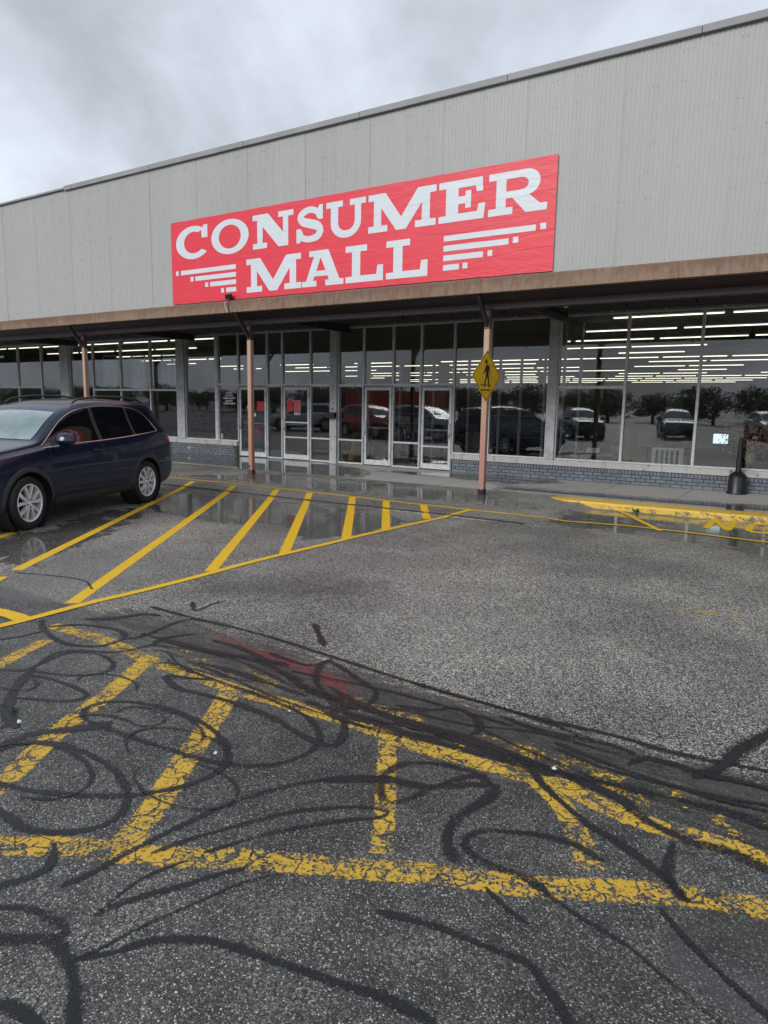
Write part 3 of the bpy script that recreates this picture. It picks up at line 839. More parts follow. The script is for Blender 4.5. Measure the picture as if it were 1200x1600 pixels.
# ------------------------------------------------------------------ sidewalk and kerb
walk = MB().box(-40, 14, 13.12, 16.3, -0.02, 0.088).build('sidewalk', MAT['concrete'])
tag(walk, kind='structure')
WALK_WET = [[(-20, 13.0), (-10.2, 13.0), (-9.0, 13.35), (-9.6, 14.3), (-10.5, 15.2), (-12.0, 15.9), (-20, 16.2)],
            [(-5.6, 12.9), (-4.2, 12.5), (3, 12.5), (6, 12.9), (6, 14.0), (-0.8, 14.05), (-3.5, 14.0), (-5.4, 13.9), (-5.7, 14.35), (-5.0, 15.4), (-5.3, 15.9), (-7.5, 15.9), (-9.2, 15.3), (-9.5, 14.9), (-6, 14.45)]]
jx = np.arange(-38.9, 13.0, 1.525)
for i in range(len(jx) - 1):
    for (y0, y1) in ((WALK_Y, 14.60), (14.612, 16.16)):
        x0, x1 = jx[i] + 0.006, jx[i + 1] - 0.006
        f0 = WALK_Y if x0 < -5.2 else 12.965
        ys = np.linspace(y0 if y0 > 14 else f0, y1, 14)
        xs = np.linspace(x0, x1, 14)
        X_, Y_ = np.meshgrid(xs, ys)
        b = MB().grid([[(x, y, 0.1) for x in xs] for y in ys])
        nb = len(b.v)
        b.box(x0, x1, ys[0], ys[-1], 0.089, 0.0995)
        me = b.mesh('slab', MAT['concrete'], fix=False)
        wv = poly_field(X_, Y_, WALK_WET, 0.35).reshape(-1)
        at = me.attributes.new('wet', 'FLOAT', 'POINT')
        at.data.foreach_set('value', np.concatenate([wv, np.full(8, 0.5)]).astype(np.float32))
        link('slab', me, walk)


def kerb_material():
    m, nt, b = new_mat('kerb_yellow_paint')
    P = worldco(nt)
    n = noise(nt, P, 6, 6, 0.65)
    f = noise(nt, P, 40, 4, 0.7)
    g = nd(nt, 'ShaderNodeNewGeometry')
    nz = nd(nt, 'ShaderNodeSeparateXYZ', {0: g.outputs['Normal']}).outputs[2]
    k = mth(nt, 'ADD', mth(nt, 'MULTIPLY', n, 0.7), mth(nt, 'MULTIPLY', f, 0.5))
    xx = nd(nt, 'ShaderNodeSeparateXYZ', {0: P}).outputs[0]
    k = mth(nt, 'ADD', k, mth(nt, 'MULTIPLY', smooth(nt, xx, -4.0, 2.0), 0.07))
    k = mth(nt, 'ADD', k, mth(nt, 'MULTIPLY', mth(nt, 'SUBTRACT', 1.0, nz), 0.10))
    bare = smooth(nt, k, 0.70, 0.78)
    col = mixc(nt, bare, mixc(nt, n, (0.58, 0.36, 0.03), (0.74, 0.49, 0.05)), mixc(nt, f, (0.04, 0.036, 0.028), (0.16, 0.14, 0.10)))
    setin(nt, b, col=col, rough=0.42)
    bn = nd(nt, 'ShaderNodeBump', {'Strength': 0.4, 'Distance': 0.006, 'Height': f})
    setin(nt, b, normal=bn.outputs[0])
    return m


MAT['kerb'] = kerb_material()
rows = []
for x in np.concatenate([np.linspace(-4.40, -3.9, 8), np.arange(-3.6, 14.0, 0.4)]):
    t = min(1.0, max(0.02, (x + 4.42) / 0.5))
    t = math.sqrt(t)
    y0 = 12.95 - 0.45 * t + 0.012 * math.sin(x * 5.1)
    zt = 0.07 + 0.048 * t
    rows.append([(x, 12.958, zt), (x, y0 + 0.05, zt), (x, y0 + 0.015, zt - 0.012), (x, y0, zt - 0.04), (x, y0 - 0.012, -0.02)])
kb = MB().grid(rows)
kerb = kb.build('kerb', MAT['kerb'], walk, smooth_=False)

# ------------------------------------------------------------------ store building
YG, YS, YP = 16.15, 11.95, 12.35          # glass plane, siding plane, post line
XL, XR = -36.0, 10.0
store = empty('store_building', (-10, YG, 0.1))
tag(store, 'long low store clad in grey corrugated steel with glass shopfront under a canopy', 'building')


def own(o, parent=store):
    o.parent = parent
    o.matrix_parent_inverse = parent.matrix_basis.inverted() if parent is store else Matrix()
    return o


def sbox(name, x0, x1, y0, y1, z0, z1, mat, bevel=0.0, parent=None):
    o = part_box(name, x0, x1, y0, y1, z0, z1, mat, None, bevel)
    if parent is None:
        return own(o)
    o.parent = parent
    return o


# corrugated siding, sheet by sheet
PW, RIBS, SZ0, SZ1 = 0.80, 12, 4.0, 7.30
b = MB()
rows = [[], []]
pitch_ = PW / RIBS
prof = [(0.0, 0.0), (0.16, 0.0), (0.30, -0.005), (0.70, -0.005), (0.84, 0.0)]
for k in range(RIBS):
    for (u, d) in prof:
        for r_, z in zip(rows, (SZ0, SZ1)):
            r_.append(((k + u) * pitch_, d, z))
for r_, z in zip(rows, (SZ0, SZ1)):
    r_.append((PW + 0.012, -0.003, z))
panel_me = b.grid(rows).mesh('siding_panel', MAT['siding'], fix=False)
npan = int((XR - XL) / PW)
for i in range(npan):
    o = link('siding_panel', panel_me)
    o.location = (XL + i * PW, YS + (0.002 if i % 2 else 0.0) + random.uniform(0, 0.002), random.uniform(-0.004, 0.004))
    own(o)
# screws: too small to pick apart
b = MB()
for i in range(int((XR - XL) / 0.4)):
    for z in np.arange(4.22, 7.25, 0.41):
        if random.random() < 0.3:
            continue
        x = XL + i * 0.4 + 0.035
        for dx in (0.0, 0.066):
            cx, cz = x + dx + random.uniform(-.006, .006), z + random.uniform(-.012, .012)
            pts = [(cx + 0.007 * math.cos(a), YS - 0.011, cz + 0.007 * math.sin(a)) for a in np.arange(0, 6.2, 1.05)]
            base = [(cx + 0.008 * math.cos(a), YS - 0.002, cz + 0.008 * math.sin(a)) for a in np.arange(0, 6.2, 1.05)]
            b.add(pts + base, [tuple(reversed(range(6)))] + [(q, (q + 1) % 6, 6 + (q + 1) % 6, 6 + q) for q in range(6)])
own(tag(b.build('siding_screws', simple('rusty_screw', (0.22, 0.21, 0.195), 0.5, 0.2)), kind='stuff'))
# parapet coping in lengths, lower and thinner left of the step
x = XL
while x < XR:
    ln = 3.05
    low = x + ln / 2 < -17.4
    x1 = -17.36 if (x < -17.36 < x + ln + 0.3) else x + ln
    z1 = 7.335 if low else 7.365 + random.uniform(-.004, .004)
    z0 = 7.285 if low else 7.255
    sbox('coping', x + 0.003, x1 - 0.003, YS - 0.065, YS + 0.5, z0, z1, MAT['coping'], 0.006)
    x = x1
sbox('roof_deck', XL, XR, YS + 0.05, 62, 6.9, 7.0, MAT['coping'])
sbox('parapet_backing', XL, XR, YS + 0.03, YS + 0.14, 4.0, 7.25, MAT['soffit'])
# canopy: rusty fascia lengths, plum beam, dark ribbed deck
x = XL
k = 0
while x < XR:
    x1 = min(x + 6.1, XR)
    fb = MB()
    prf = [(YS - 0.10, 3.785), (YS - 0.115, 3.79), (YS - 0.12, 4.02), (YS - 0.105, 4.045), (YS + 0.02, 4.05), (YS + 0.02, 3.785)]
    fb.add([(x + 0.002, y, z) for y, z in prf] + [(x1 - 0.002, y, z) for y, z in prf], [tuple(range(6)), tuple(range(11, 5, -1))] + [(q, (q + 1) % 6, 6 + (q + 1) % 6, 6 + q) for q in range(6)])
    own(fb.build('fascia', MAT['fascia']))
    x = x1
fb = MB()
prf = [(YS + 0.03, 3.80), (YS + 0.03, 3.775), (YP - 0.09, 3.66), (YP - 0.09, 3.555), (YP + 0.09, 3.555), (YP + 0.09, 3.60), (YP + 0.02, 3.61), (YP + 0.02, 3.80)]
n = len(prf)
fb.add([(XL, y, z) for y, z in prf] + [(XR, y, z) for y, z in prf], [tuple(range(n)), tuple(range(2 * n - 1, n - 1, -1))] + [(q, (q + 1) % n, n + (q + 1) % n, n + q) for q in range(n)])
own(fb.build('canopy_beam', MAT['beam']))
rows = []
y = YP + 0.03
b = MB()
rws = [[], []]
while y < YG + 0.1:
    for (u, d) in ((0, 0), (.05, 0), (.065, .045), (.115, .045), (.13, 0)):
        for r_, xx in zip(rws, (XL, XR)):
            r_.append((xx, y + u, 3.90 + d))
    y += 0.15
own(b.grid(rws).build('canopy_deck', MAT['soffit']))
for xc in np.arange(-35.9, 9, 6.12):
    sbox('canopy_joist', xc - 0.05, xc + 0.05, YP + 0.05, YG - 0.02, 3.72, 3.895, MAT['soffit'])
sbox('shopfront_header', XL, XR, YG - 0.07, YG + 0.16, 3.875, 4.06, MAT['header'])
sbox('header_strip', XL, XR, YG - 0.10, YG - 0.072, 3.88, 3.915, MAT['alu_dark'])
# posts
for xc in (-24.0, -17.80, -11.55, -5.55, 0.55):
    p = sbox('canopy_post', xc - 0.055, xc + 0.055, YP - 0.055, YP + 0.055, 0.06, 3.556, MAT['post'], 0.006)
    bb = MB()
    bb.obox((xc, (YP - 0.05 + YS) / 2, 3.50), (0.03, 0, 0), Vector((0, -0.23, 0.265)), Vector((0, 0.03, 0.026)))
    bb.build('brace', MAT['beam'], p)
    bb = MB().box(xc - 0.062, xc + 0.062, YP - 0.062, YP + 0.062, 0.05, 0.19)
    bb.build('post_shoe', MAT['black'] if xc in (-5.55,) else simple('rusted_shoe', (0.10, 0.05, 0.035), 0.7), p)

# brick base under the windows
BR_Z = [0.105, 0.180, 0.255]
br_me = MB().box(0, 0.203, 0, 0.09, 0, 0.066).mesh('brick', MAT['brick'], bevel=0.004)
hd_me = MB().box(0, 0.066, 0, 0.10, 0, 0.088).mesh('header_brick', MAT['brick'], bevel=0.004)


def brick_run(x0, x1, single=True):
    sbox('brick_backing', x0 + 0.004, x1 - 0.004, YG - 0.078, YG + 0.13, 0.088, 0.421, MAT['mortar'])
    bb = MB()
    for c, z in enumerate(BR_Z):
        x = x0 - (0.106 if c % 2 else 0)
        while x < x1 - 0.02:
            a, e = max(x, x0), min(x + 0.203, x1)
            if e - a > 0.03:
                dy = random.uniform(-0.003, 0.003)
                if single and e - a > 0.2:
                    o = link('brick', br_me)
                    o.location = (a, YG - 0.10 + dy, z)
                    own(o)
                elif single:
                    o = own(MB().box(a, e, YG - 0.10 + dy, YG - 0.01, z, z + 0.066).build('brick', MAT['brick'], bevel=0.004))
                else:
                    bb.box(a, e, YG - 0.10 + dy, YG - 0.01, z, z + 0.066)
            x += 0.213
    x = x0
    while x < x1 - 0.07:
        if single:
            o = link('header_brick', hd_me)
            o.location = (x, YG - 0.105 + random.uniform(-0.003, 0.003), 0.331)
            own(o)
        else:
            bb.box(x, x + 0.066, YG - 0.105, YG - 0.005, 0.331, 0.419)
        x += 0.076
    if not single:
        own(tag(bb.build('brick_rows', MAT['brick']), kind='stuff'))


brick_run(-8.08, 0.50)
brick_run(-18.6, -15.72)
brick_run(-36.0, -18.61, False)
brick_run(0.52, 10.0, False)
sbox('pier_end', -15.715, -15.60, YG - 0.11, YG + 0.12, 0.088, 0.421, simple('dark_painted_end', (0.05, 0.05, 0.055), 0.6))
for (x0, x1) in ((-36.0, -15.6), (-8.12, 10.0)):
    x = x0
    while x < x1 - 0.01:
        e = min(x + random.choice((1.22, 1.22, 1.5)), x1)
        sbox('sill_block', x + 0.002, e - 0.002, YG - 0.135, YG + 0.14, 0.424 + random.uniform(0, .003), 0.566, MAT['sill'], 0.008)
        x = e
# columns between the bays
for (x0, x1, z0, z1, yo) in ((-30.9, -30.4, .57, 3.874, .10), (-24.72, -24.2, .57, 3.874, .10), (-18.33, -17.96, .57, 3.874, .10), (-12.0, -11.76, .09, 3.874, .12), (-5.64, -5.42, .57, 3.874, .10), (0.46, 0.70, .57, 3.874, .10), (6.6, 6.85, .57, 3.874, .1)):
    c = sbox('shopfront_column', x0, x1, YG - yo, YG + 0.15, z0, z1, MAT['column'], 0.006)
    if z0 < 0.2:
        MB().box(x0 - 0.004, x1 + 0.004, YG - yo - 0.004, YG + 0.1, 0.86, 0.868).build('joint_line', MAT['black'], c)
        MB().box(-12.03, -11.74, YG - yo - 0.13, YG - yo - 0.002, 1.385, 1.545).build('letter_box', MAT['black'], c, bevel=0.012)
        for (cx, cz, r_) in ((-11.90, 1.63, 0.035), (-11.85, 1.80, 0.022)):
            MB().lathe([(0.001, -0.012), (r_, -0.012), (r_, 0.0)], 16, (cx, YG - yo - 0.003, cz), 'y').build('key_switch', MAT['black'], c)
            MB().lathe([(0.001, -0.016), (r_ * 0.55, -0.016), (r_ * 0.55, -0.012)], 12, (cx, YG - yo - 0.003, cz), 'y').build('switch_face', MAT['alu'], c)


def window(x0, x1, z0, z1, bar=0.028, low_rail=None, mat=None):
    fm = MB()
    y0, y1 = YG - 0.045, YG + 0.05
    fm.box(x0, x0 + bar, y0, y1, z0, z1)
    fm.box(x1 - bar, x1, y0, y1, z0, z1)
    fm.box(x0 + bar, x1 - bar, y0 + 0.002, y1 - 0.002, z0, z0 + bar * 1.2)
    fm.box(x0 + bar, x1 - bar, y0 + 0.002, y1 - 0.002, z1 - bar * 1.1, z1)
    if low_rail:
        fm.box(x0 + bar, x1 - bar, y0 + 0.004, y1 - 0.004, low_rail, low_rail + 0.045)
    w = own(fm.build('window', mat or MAT['alu']))
    zs = [z0 + bar * 1.2] + ([low_rail, low_rail + 0.045] if low_rail else []) + [z1 - bar * 1.1]
    for a, e in zip(zs[0::2], zs[1::2]):
        MB().box(x0 + bar, x1 - bar, YG - 0.004, YG + 0.004, a, e).build('pane', MAT['glass'], w)
    return w


def bay(xs, z0, z1, transoms):
    for i in range(len(xs) - 1):
        t = transoms[i]
        if t:
            window(xs[i], xs[i + 1], z0, t)
            window(xs[i], xs[i + 1], t, z1)
        else:
            window(xs[i], xs[i + 1], z0, z1)


ZS, ZH = 0.568, 3.873
bay([-36, -34.2, -32.5, -30.9], ZS, ZH, [0, 0, 0])
bay([-30.4, -29.2, -27.61, -26.02, -24.72], ZS, ZH, [2.24, 2.24, 2.24, 0])
bay([-24.2, -22.8, -21.25, -19.69, -18.33], ZS, ZH, [0, 2.15, 2.15, 2.15])
bay([-17.96, -16.58], ZS, ZH, [0])
sbox('mullion', -16.578, -16.462, YG - 0.07, YG + 0.08, ZS, ZH, MAT['alu'])
HOURS_WIN = window(-16.46, -15.60, ZS, 2.33)
window(-16.46, -15.60, 2.33, ZH)
bay([-8.13, -7.14, -5.64], ZS, ZH, [0, 0])
bay([-5.42, -3.89, -2.38, -0.90, 0.46], ZS, ZH, [2.25, 0, 0, 0])
bay([0.70, 2.2, 3.7, 5.2, 6.6], ZS, ZH, [0, 0, 0, 0])
bay([6.85, 8.4, 10.0], ZS, ZH, [0, 0])
# doors and sidelights
ZD0, ZT = 0.115, 2.30
for (x0, x1, rail) in ((-14.41, -13.815, None), (-12.755, -12.0, 0.76), (-11.76, -10.895, 0.76), (-9.945, -9.09, 0.76)):
    window(x0, x1, ZD0, ZT, 0.034, rail)
    window(x0, x1, ZT, ZH, 0.034)
MAT['poster_red'] = simple('red_paper', (0.55, 0.03, 0.045), 0.6, 0, 0.1)
MAT['poster_pink'] = simple('pink_paper', (0.62, 0.16, 0.20), 0.6, 0, 0.1)
MAT['paper'] = simple('white_paper', (0.7, 0.7, 0.68), 0.7, 0, 0.05)
for di, (x0, x1, hside, rails) in enumerate(((-15.6, -14.41, 'l', ()), (-13.815, -12.755, 'l', (0.76, 1.20)), (-10.895, -9.945, 'r', ()), (-9.09, -8.13, 'r', (0.70,)))):
    window(x0, x1, ZT, ZH, 0.034)
    fr = MB()
    fr.box(x0 + 0.001, x0 + 0.04, YG - 0.055, YG + 0.06, ZD0, ZT - 0.001)
    fr.box(x1 - 0.04, x1 - 0.001, YG - 0.055, YG + 0.06, ZD0, ZT - 0.001)
    fr.box(x0 + 0.04, x1 - 0.04, YG - 0.055, YG + 0.06, ZT - 0.05, ZT - 0.002)
    own(fr.build('door_frame', MAT['alu_dark']))
    a, e = x0 + 0.046, x1 - 0.046
    st, zb, ztp = 0.062, ZD0 + 0.015, ZT - 0.058
    d = MB()
    ya, yb = YG - 0.04, YG + 0.008
    d.box(a, a + st, ya, yb, zb, ztp)
    d.box(e - st, e, ya, yb, zb, ztp)
    d.box(a + st, e - st, ya + 0.001, yb - 0.001, zb, zb + 0.14)
    d.box(a + st, e - st, ya + 0.001, yb - 0.001, ztp - 0.075, ztp)
    door = own(d.build('door', MAT['alu'], bevel=0.003))
    zs = [zb + 0.14]
    for r_ in rails:
        MB().box(a + st, e - st, ya + 0.004, yb - 0.004, r_, r_ + 0.04).build('cross_rail', MAT['alu'], door)
        zs += [r_, r_ + 0.04]
    zs.append(ztp - 0.075)
    for q0, q1 in zip(zs[0::2], zs[1::2]):
        MB().box(a + st, e - st, YG - 0.02, YG - 0.012, q0, q1).build('pane', MAT['glass'], door)
    hx = a + st / 2 if hside == 'l' else e - st / 2
    if di in (1, 2):
        hx = a + st / 2
    MB().tube([(hx, ya, 0.95), (hx, ya - 0.06, 0.97), (hx, ya - 0.06, 1.30), (hx, ya, 1.32)], 0.013).build('handle', MAT['alu'], door, smooth_=True)
    MB().box(a + st * 0.6, e - st * 0.6, yb + 0.03, yb + 0.07, 1.13, 1.17).build('push_bar', MAT['alu_dark'], door)
    ox = e if hx < (a + e) / 2 else a
    for hz in (0.35, 1.95):
        MB().tube([(ox, ya - 0.012, hz), (ox, ya - 0.012, hz + 0.13)], 0.013).build('hinge', MAT['alu_dark'], door)
    MB().lathe([(0.001, -0.012), (0.02, -0.012), (0.02, 0)], 12, (hx, ya, 1.02), 'y').build('lock', MAT['black'], door)
    yq = YG - 0.0235
    if di == 0:
        MB().box(-14.83, -14.53, yq - .002, yq, 1.54, 1.82).build('poster', MAT['poster_red'], door)
        MB().box(-15.24, -15.08, yq - .002, yq, 1.60, 1.69).build('paper_note', MAT['paper'], door)
        MB().box(-14.98, -14.88, yq - .002, yq, 1.36, 1.46).build('paper_note', MAT['paper'], door)
    if di == 1:
        MB().box(-13.64, -13.42, yq - .002, yq, 1.54, 1.87).build('poster', MAT['poster_red'], door)
        ps = MB().box(-13.38, -13.12, yq - .002, yq, 1.54, 1.87).build('poster', MAT['poster_pink'], door)
        for q in range(7):
            MB().box(-13.36, -13.15 - 0.03 * (q % 3), yq - .0035, yq - .0025, 1.565 + q * 0.042, 1.583 + q * 0.042).build('print_line', MAT['poster_red'], door)
        for q in range(4):
            MB().box(-13.36 + q * 0.06, -13.325 + q * 0.06, yq - .002, yq, 1.44, 1.52).build('tear_strip', MAT['paper'], door)
    if di == 3:
        MB().box(-8.72, -8.63, yq - .002, yq, 1.60, 1.65).build('sticker', MAT['paper'], door)


def text_mesh(txt, size):
    cu = bpy.data.curves.new('lettering', 'FONT')
    cu.body = txt
    cu.size = size
    cu.offset = 0.0025
    cu.align_x = 'CENTER'
    o = bpy.data.objects.new('lettering', cu)
    me = bpy.data.meshes.new_from_object(o)
    bpy.data.objects.remove(o)
    return me


for q, line in enumerate(('HOURS:', 'MON-SAT', '10:00AM-7:00PM', 'SUNDAY', '12:00PM-5:00PM')):
    me = text_mesh(line, 0.078)
    me.materials.clear()
    me.materials.append(MAT['white'])
    o = link('lettering', me, HOURS_WIN)
    o.location = (-16.03, YG - 0.007, 2.045 - q * 0.083)
    o.rotation_euler = (R(90), 0, 0)
for q in range(3):
    MB().box(-16.40, -16.33, YG - 0.0075, YG - 0.006, 0.63 + q * 0.055, 0.665 + q * 0.055).build('sticker', MAT['paper'], HOURS_WIN)
pv = MB().lathe([(0.001, -0.05), (0.03, -0.05), (0.04, 0.0)], 14, (-17.75, YG - 0.103, 0.27), 'y').build('wall_pipe', MAT['white'])
own(pv)

# ------------------------------------------------------------------ shop interior
MAT['floor_in'] = simple('shop_floor', (0.085, 0.08, 0.072), 0.35, 0, 0.2, 1.5)
MAT['ceil_in'] = simple('shop_ceiling', (0.50, 0.48, 0.42), 0.8, 0, 0.15, 1.0)
MAT['wall_in'] = simple('shop_wall', (0.20, 0.195, 0.19), 0.8, 0, 0.15, 0.6)
MAT['bulk'] = simple('olive_bulkhead', (0.42, 0.375, 0.30), 0.8, 0, 0.08, 0.7)
sbox('shop_floor', XL, XR, YG + 0.14, 60, 0.02, 0.14, MAT['floor_in'])
sbox('shop_ceiling', XL, XR, YG + 0.17, 60, 4.07, 4.2, MAT['ceil_in'])
sbox('shop_back_wall', XL, XR, 60, 60.2, 0, 6.9, MAT['wall_in'])
sbox('shop_side_wall', XL - 0.2, XL, YS + 0.3, 60, 0, 6.95, MAT['siding'])
sbox('shop_side_wall', XR, XR + 0.2, YS + 0.3, 60, 0, 6.95, MAT['siding'])
# vestibule behind the doors
sbox('vestibule_bulkhead', -16.5, -5.75, 17.3, 17.38, 3.0, 4.068, MAT['bulk'])
for xa in (-16.5, -5.75):
    sbox('vestibule_side', xa - 0.06, xa + 0.06, YG + 0.2, 17.29, 3.0, 4.068, MAT['bulk'])
for xa in (-16.4, -15.2, -14.0, -12.8, -11.6, -10.4, -9.2, -8.2, -7.55, -6.85, -6.3, -5.85):
    sbox('vestibule_mullion', xa - 0.03, xa + 0.03, 19.2, 19.28, 0.14, 4.066, MAT['white'])
for xa in (-16.2, 0.1, 6.3, -22.5):
    for ya in (24.0, 31, 38, 45):
        sbox('shop_column', xa - 0.2, xa + 0.2, ya - 0.2, ya + 0.2, 0.14, 4.068, MAT['wall_in'])

# ------------------------------------------------------------------ banner
def banner_material(name, c0, c1):
    m, nt, b = new_mat(name)
    P = worldco(nt)
    n = noise(nt, P, 1.4, 4, 0.55)
    mp = nd(nt, 'ShaderNodeMapping', {'Vector': P, 'Rotation': (0, R(18), 0), 'Scale': (0.7, 1.0, 3.4)}).outputs[0]
    wr = noise(nt, mp, 1.7, 5, 0.6, 1.2)
    setin(nt, b, col=mixc(nt, n, c0, c1), rough=0.42)
    rib = mth(nt, 'SINE', mth(nt, 'MULTIPLY', nd(nt, 'ShaderNodeSeparateXYZ', {0: P}).outputs[0], 94.2))
    h = mth(nt, 'ADD', wr, mth(nt, 'MULTIPLY', rib, 0.006))
    bn = nd(nt, 'ShaderNodeBump', {'Strength': 0.18, 'Distance': 0.05, 'Height': h})
    setin(nt, b, normal=bn.outputs[0])
    return m


MAT['banner'] = banner_material('red_vinyl', (0.72, 0.036, 0.060), (0.80, 0.045, 0.074))
MAT['banner_white'] = banner_material('white_vinyl_print', (0.62, 0.67, 0.72), (0.72, 0.77, 0.81))
BX, BZ, BW, BH = -13.64, 4.08, 9.43, 1.87
YB = YS - 0.030
banner = empty('banner_sign', (BX + BW / 2, YB, BZ))
tag(banner, 'wide red vinyl banner reading CONSUMER MALL on the grey corrugated wall', 'banner')


def ban(o):
    o.parent = banner
    o.matrix_parent_inverse = banner.matrix_basis.inverted()
    return o


g = MB()
rows_f = []
for z in np.linspace(0, BH, 14):
    r_ = []
    for x in np.linspace(0, BW, 96):
        ex = 0.003 * math.sin(x * 7.3) * (abs(z - BH / 2) / (BH / 2)) ** 6
        r_.append((BX + x, YB, BZ + z + ex))
    rows_f.append(r_)
sheet = ban(g.grid(rows_f).build('banner_sheet', MAT['banner'], fix=False))
MB().box(BX + 0.01, BX + BW - 0.01, YB + 0.002, YB + 0.012, BZ + 0.02, BZ + BH - 0.02).build('banner_backing', MAT['banner'], sheet)


def arc(cx, cz, rx, rz, a0, a1, n=16):
    return [(cx + rx * math.cos(R(a)), cz + rz * math.sin(R(a))) for a in np.linspace(a0, a1, n)]


def stroke(P, w):
    P = cr_spline(P, 0.06)
    L_, R_ = [], []
    for i, p in enumerate(P):
        t = P[min(i + 1, len(P) - 1)] - P[max(i - 1, 0)]
        t = t / np.linalg.norm(t)
        k = i / (len(P) - 1)
        ww = w * (0.80 + 0.42 * math.exp(-((k - 0.5) / 0.22) ** 2))
        n = np.array([-t[1], t[0]]) * ww / 2
        L_.append(tuple(p + n))
        R_.append(tuple(p - n))
    return L_ + R_[::-1]


LET = {
    'E': [([(0, 0), (1.25, 0), (1.29, .37), (1.11, .37), (1.07, .19), (.55, .19), (.55, .42), (.74, .42), (.75, .30), (.90, .30), (.90, .72), (.75, .72), (.74, .60), (.55, .60), (.55, .81), (1.02, .81), (1.05, .66), (1.22, .66), (1.20, 1), (0, 1), (0, .83), (.20, .83), (.20, .17), (0, .17)], [])],
    'N': [([(0, 0), (.57, 0), (.57, .16), (.40, .16), (.40, .64), (1.02, 0), (1.40, 0), (1.40, .84), (1.6, .84), (1.6, 1), (1.02, 1), (1.02, .84), (1.20, .84), (1.20, .40), (.62, 1), (0, 1), (0, .84), (.18, .84), (.18, .16), (0, .16)], [])],
    'M': [([(0, 0), (.62, 0), (.62, .17), (.42, .17), (.42, .62), (.90, 0), (1.20, 0), (1.68, .62), (1.68, .17), (1.48, .17), (1.48, 0), (2.1, 0), (2.1, .17), (1.92, .17), (1.92, .83), (2.1, .83), (2.1, 1), (1.55, 1), (1.05, .33), (.55, 1), (0, 1), (0, .83), (.18, .83), (.18, .17), (0, .17)], [])],
    'U': [([(0, 1), (0, .84), (.16, .84), (.16, .40)] + arc(.68, .40, .52, .42, 180, 360) + [(1.20, .84), (1.36, .84), (1.36, 1), (.82, 1), (.82, .84), (.99, .84), (.99, .40)] + arc(.70, .40, .28, .22, 0, -180) + [(.42, .84), (.58, .84), (.58, 1)], [])],
    'L': [([(0, 0), (1.25, 0), (1.25, .42), (1.06, .42), (1.03, .18), (.50, .18), (.50, .83), (.72, .83), (.72, 1), (0, 1), (0, .83), (.22, .83), (.22, .17), (0, .17)], [])],
    'A': [([(0, 0), (.55, 0), (.55, .16), (.42, .16), (.47, .28), (.95, .28), (1.0, .16), (.87, .16), (.87, 0), (1.52, 0), (1.52, .16), (1.38, .16), (.98, 1), (.28, 1), (.28, .84), (.46, .84), (.16, .16), (0, .16)], [[(.54, .43), (.70, .80), (.88, .43)]])],
    'R': [([(0, 0), (.64, 0), (.64, .17), (.46, .17), (.46, .38), (.62, .38), (.98, 0), (1.51, 0), (1.51, .17), (1.33, .17), (1.05, .41)] + arc(.98, .70, .34, .30, -75, 90) + [(0, 1), (0, .83), (.20, .83), (.20, .17), (0, .17)], [[(.46, .54)] + arc(.84, .685, .19, .145, -90, 90, 10) + [(.46, .83)]])],
    'O': [(arc(.8, .5, .8, .53, 0, 352, 44), [arc(.8, .5, .47, .36, 0, 350, 36)])],
    'C': [(arc(.76, .49, .76, .52, 52, 322, 40) + arc(.80, .49, .44, .34, 318, 62, 30), []), ([(1.15, .60), (1.40, .60), (1.40, 1.0), (1.24, 1.0), (1.13, .86)], [])],
    'S': [(stroke([(.84, .66), (.76, .82), (.52, .90), (.27, .83), (.19, .71), (.28, .59), (.52, .51), (.78, .42), (.86, .27), (.76, .13), (.50, .08), (.26, .14), (.15, .33)], .21), []), ([(.80, .60), (.95, .60), (.95, 1.0), (.83, 1.0), (.76, .86)], []), ([(.05, 0), (.18, 0), (.26, .14), (.20, .40), (.05, .40)], [])],
}


def letter(ch, x0, x1, z0, z1):
    P = LET[ch]
    mxx = max(p[0] for o_, _ in P for p in o_)
    mnx = min(p[0] for o_, _ in P for p in o_)
    b = MB()
    for q, (o_, hs) in enumerate(P):
        b.poly(o_, hs, to3=lambda p, q=q: (BX + x0 + (p[0] - mnx) / (mxx - mnx) * (x1 - x0), YB - 0.003 - 0.0008 * q, BZ + z0 + p[1] * (z1 - z0)))
    return ban(b.build('letter', MAT['banner_white'], fix=False))


for ch, a, e in (('C', .17, 1.22), ('O', 1.34, 2.49), ('N', 2.61, 3.76), ('S', 3.84, 4.55), ('U', 4.62, 5.59), ('M', 5.65, 7.15), ('E', 7.21, 8.14), ('R', 8.20, 9.28)):
    letter(ch, a, e, 1.015, 1.72)
for ch, a, e in (('M', 2.41, 3.96), ('A', 3.98, 5.06), ('L', 5.11, 6.01), ('L', 6.08, 7.00)):
    letter(ch, a, e, .115, .825)
for (a, e, z) in ((.14, .23, .66), (.31, 2.09, .66), (.63, .73, .495), (.79, 2.09, .495), (1.11, 1.21, .335), (1.27, 2.09, .335), (1.62, 1.71, .175), (1.78, 2.09, .175),
                  (7.33, 9.10, .69), (9.18, 9.28, .70), (7.33, 8.61, .515), (8.69, 8.79, .525), (7.33, 8.13, .345), (8.22, 8.31, .35), (7.33, 7.66, .175), (7.73, 7.83, .18)):
    ban(MB().poly([(a, z), (e, z), (e, z + .10), (a, z + .10)], to3=lambda p: (BX + p[0], YB - 0.003, BZ + p[1])).build('printed_bar', MAT['banner_white'], fix=False))

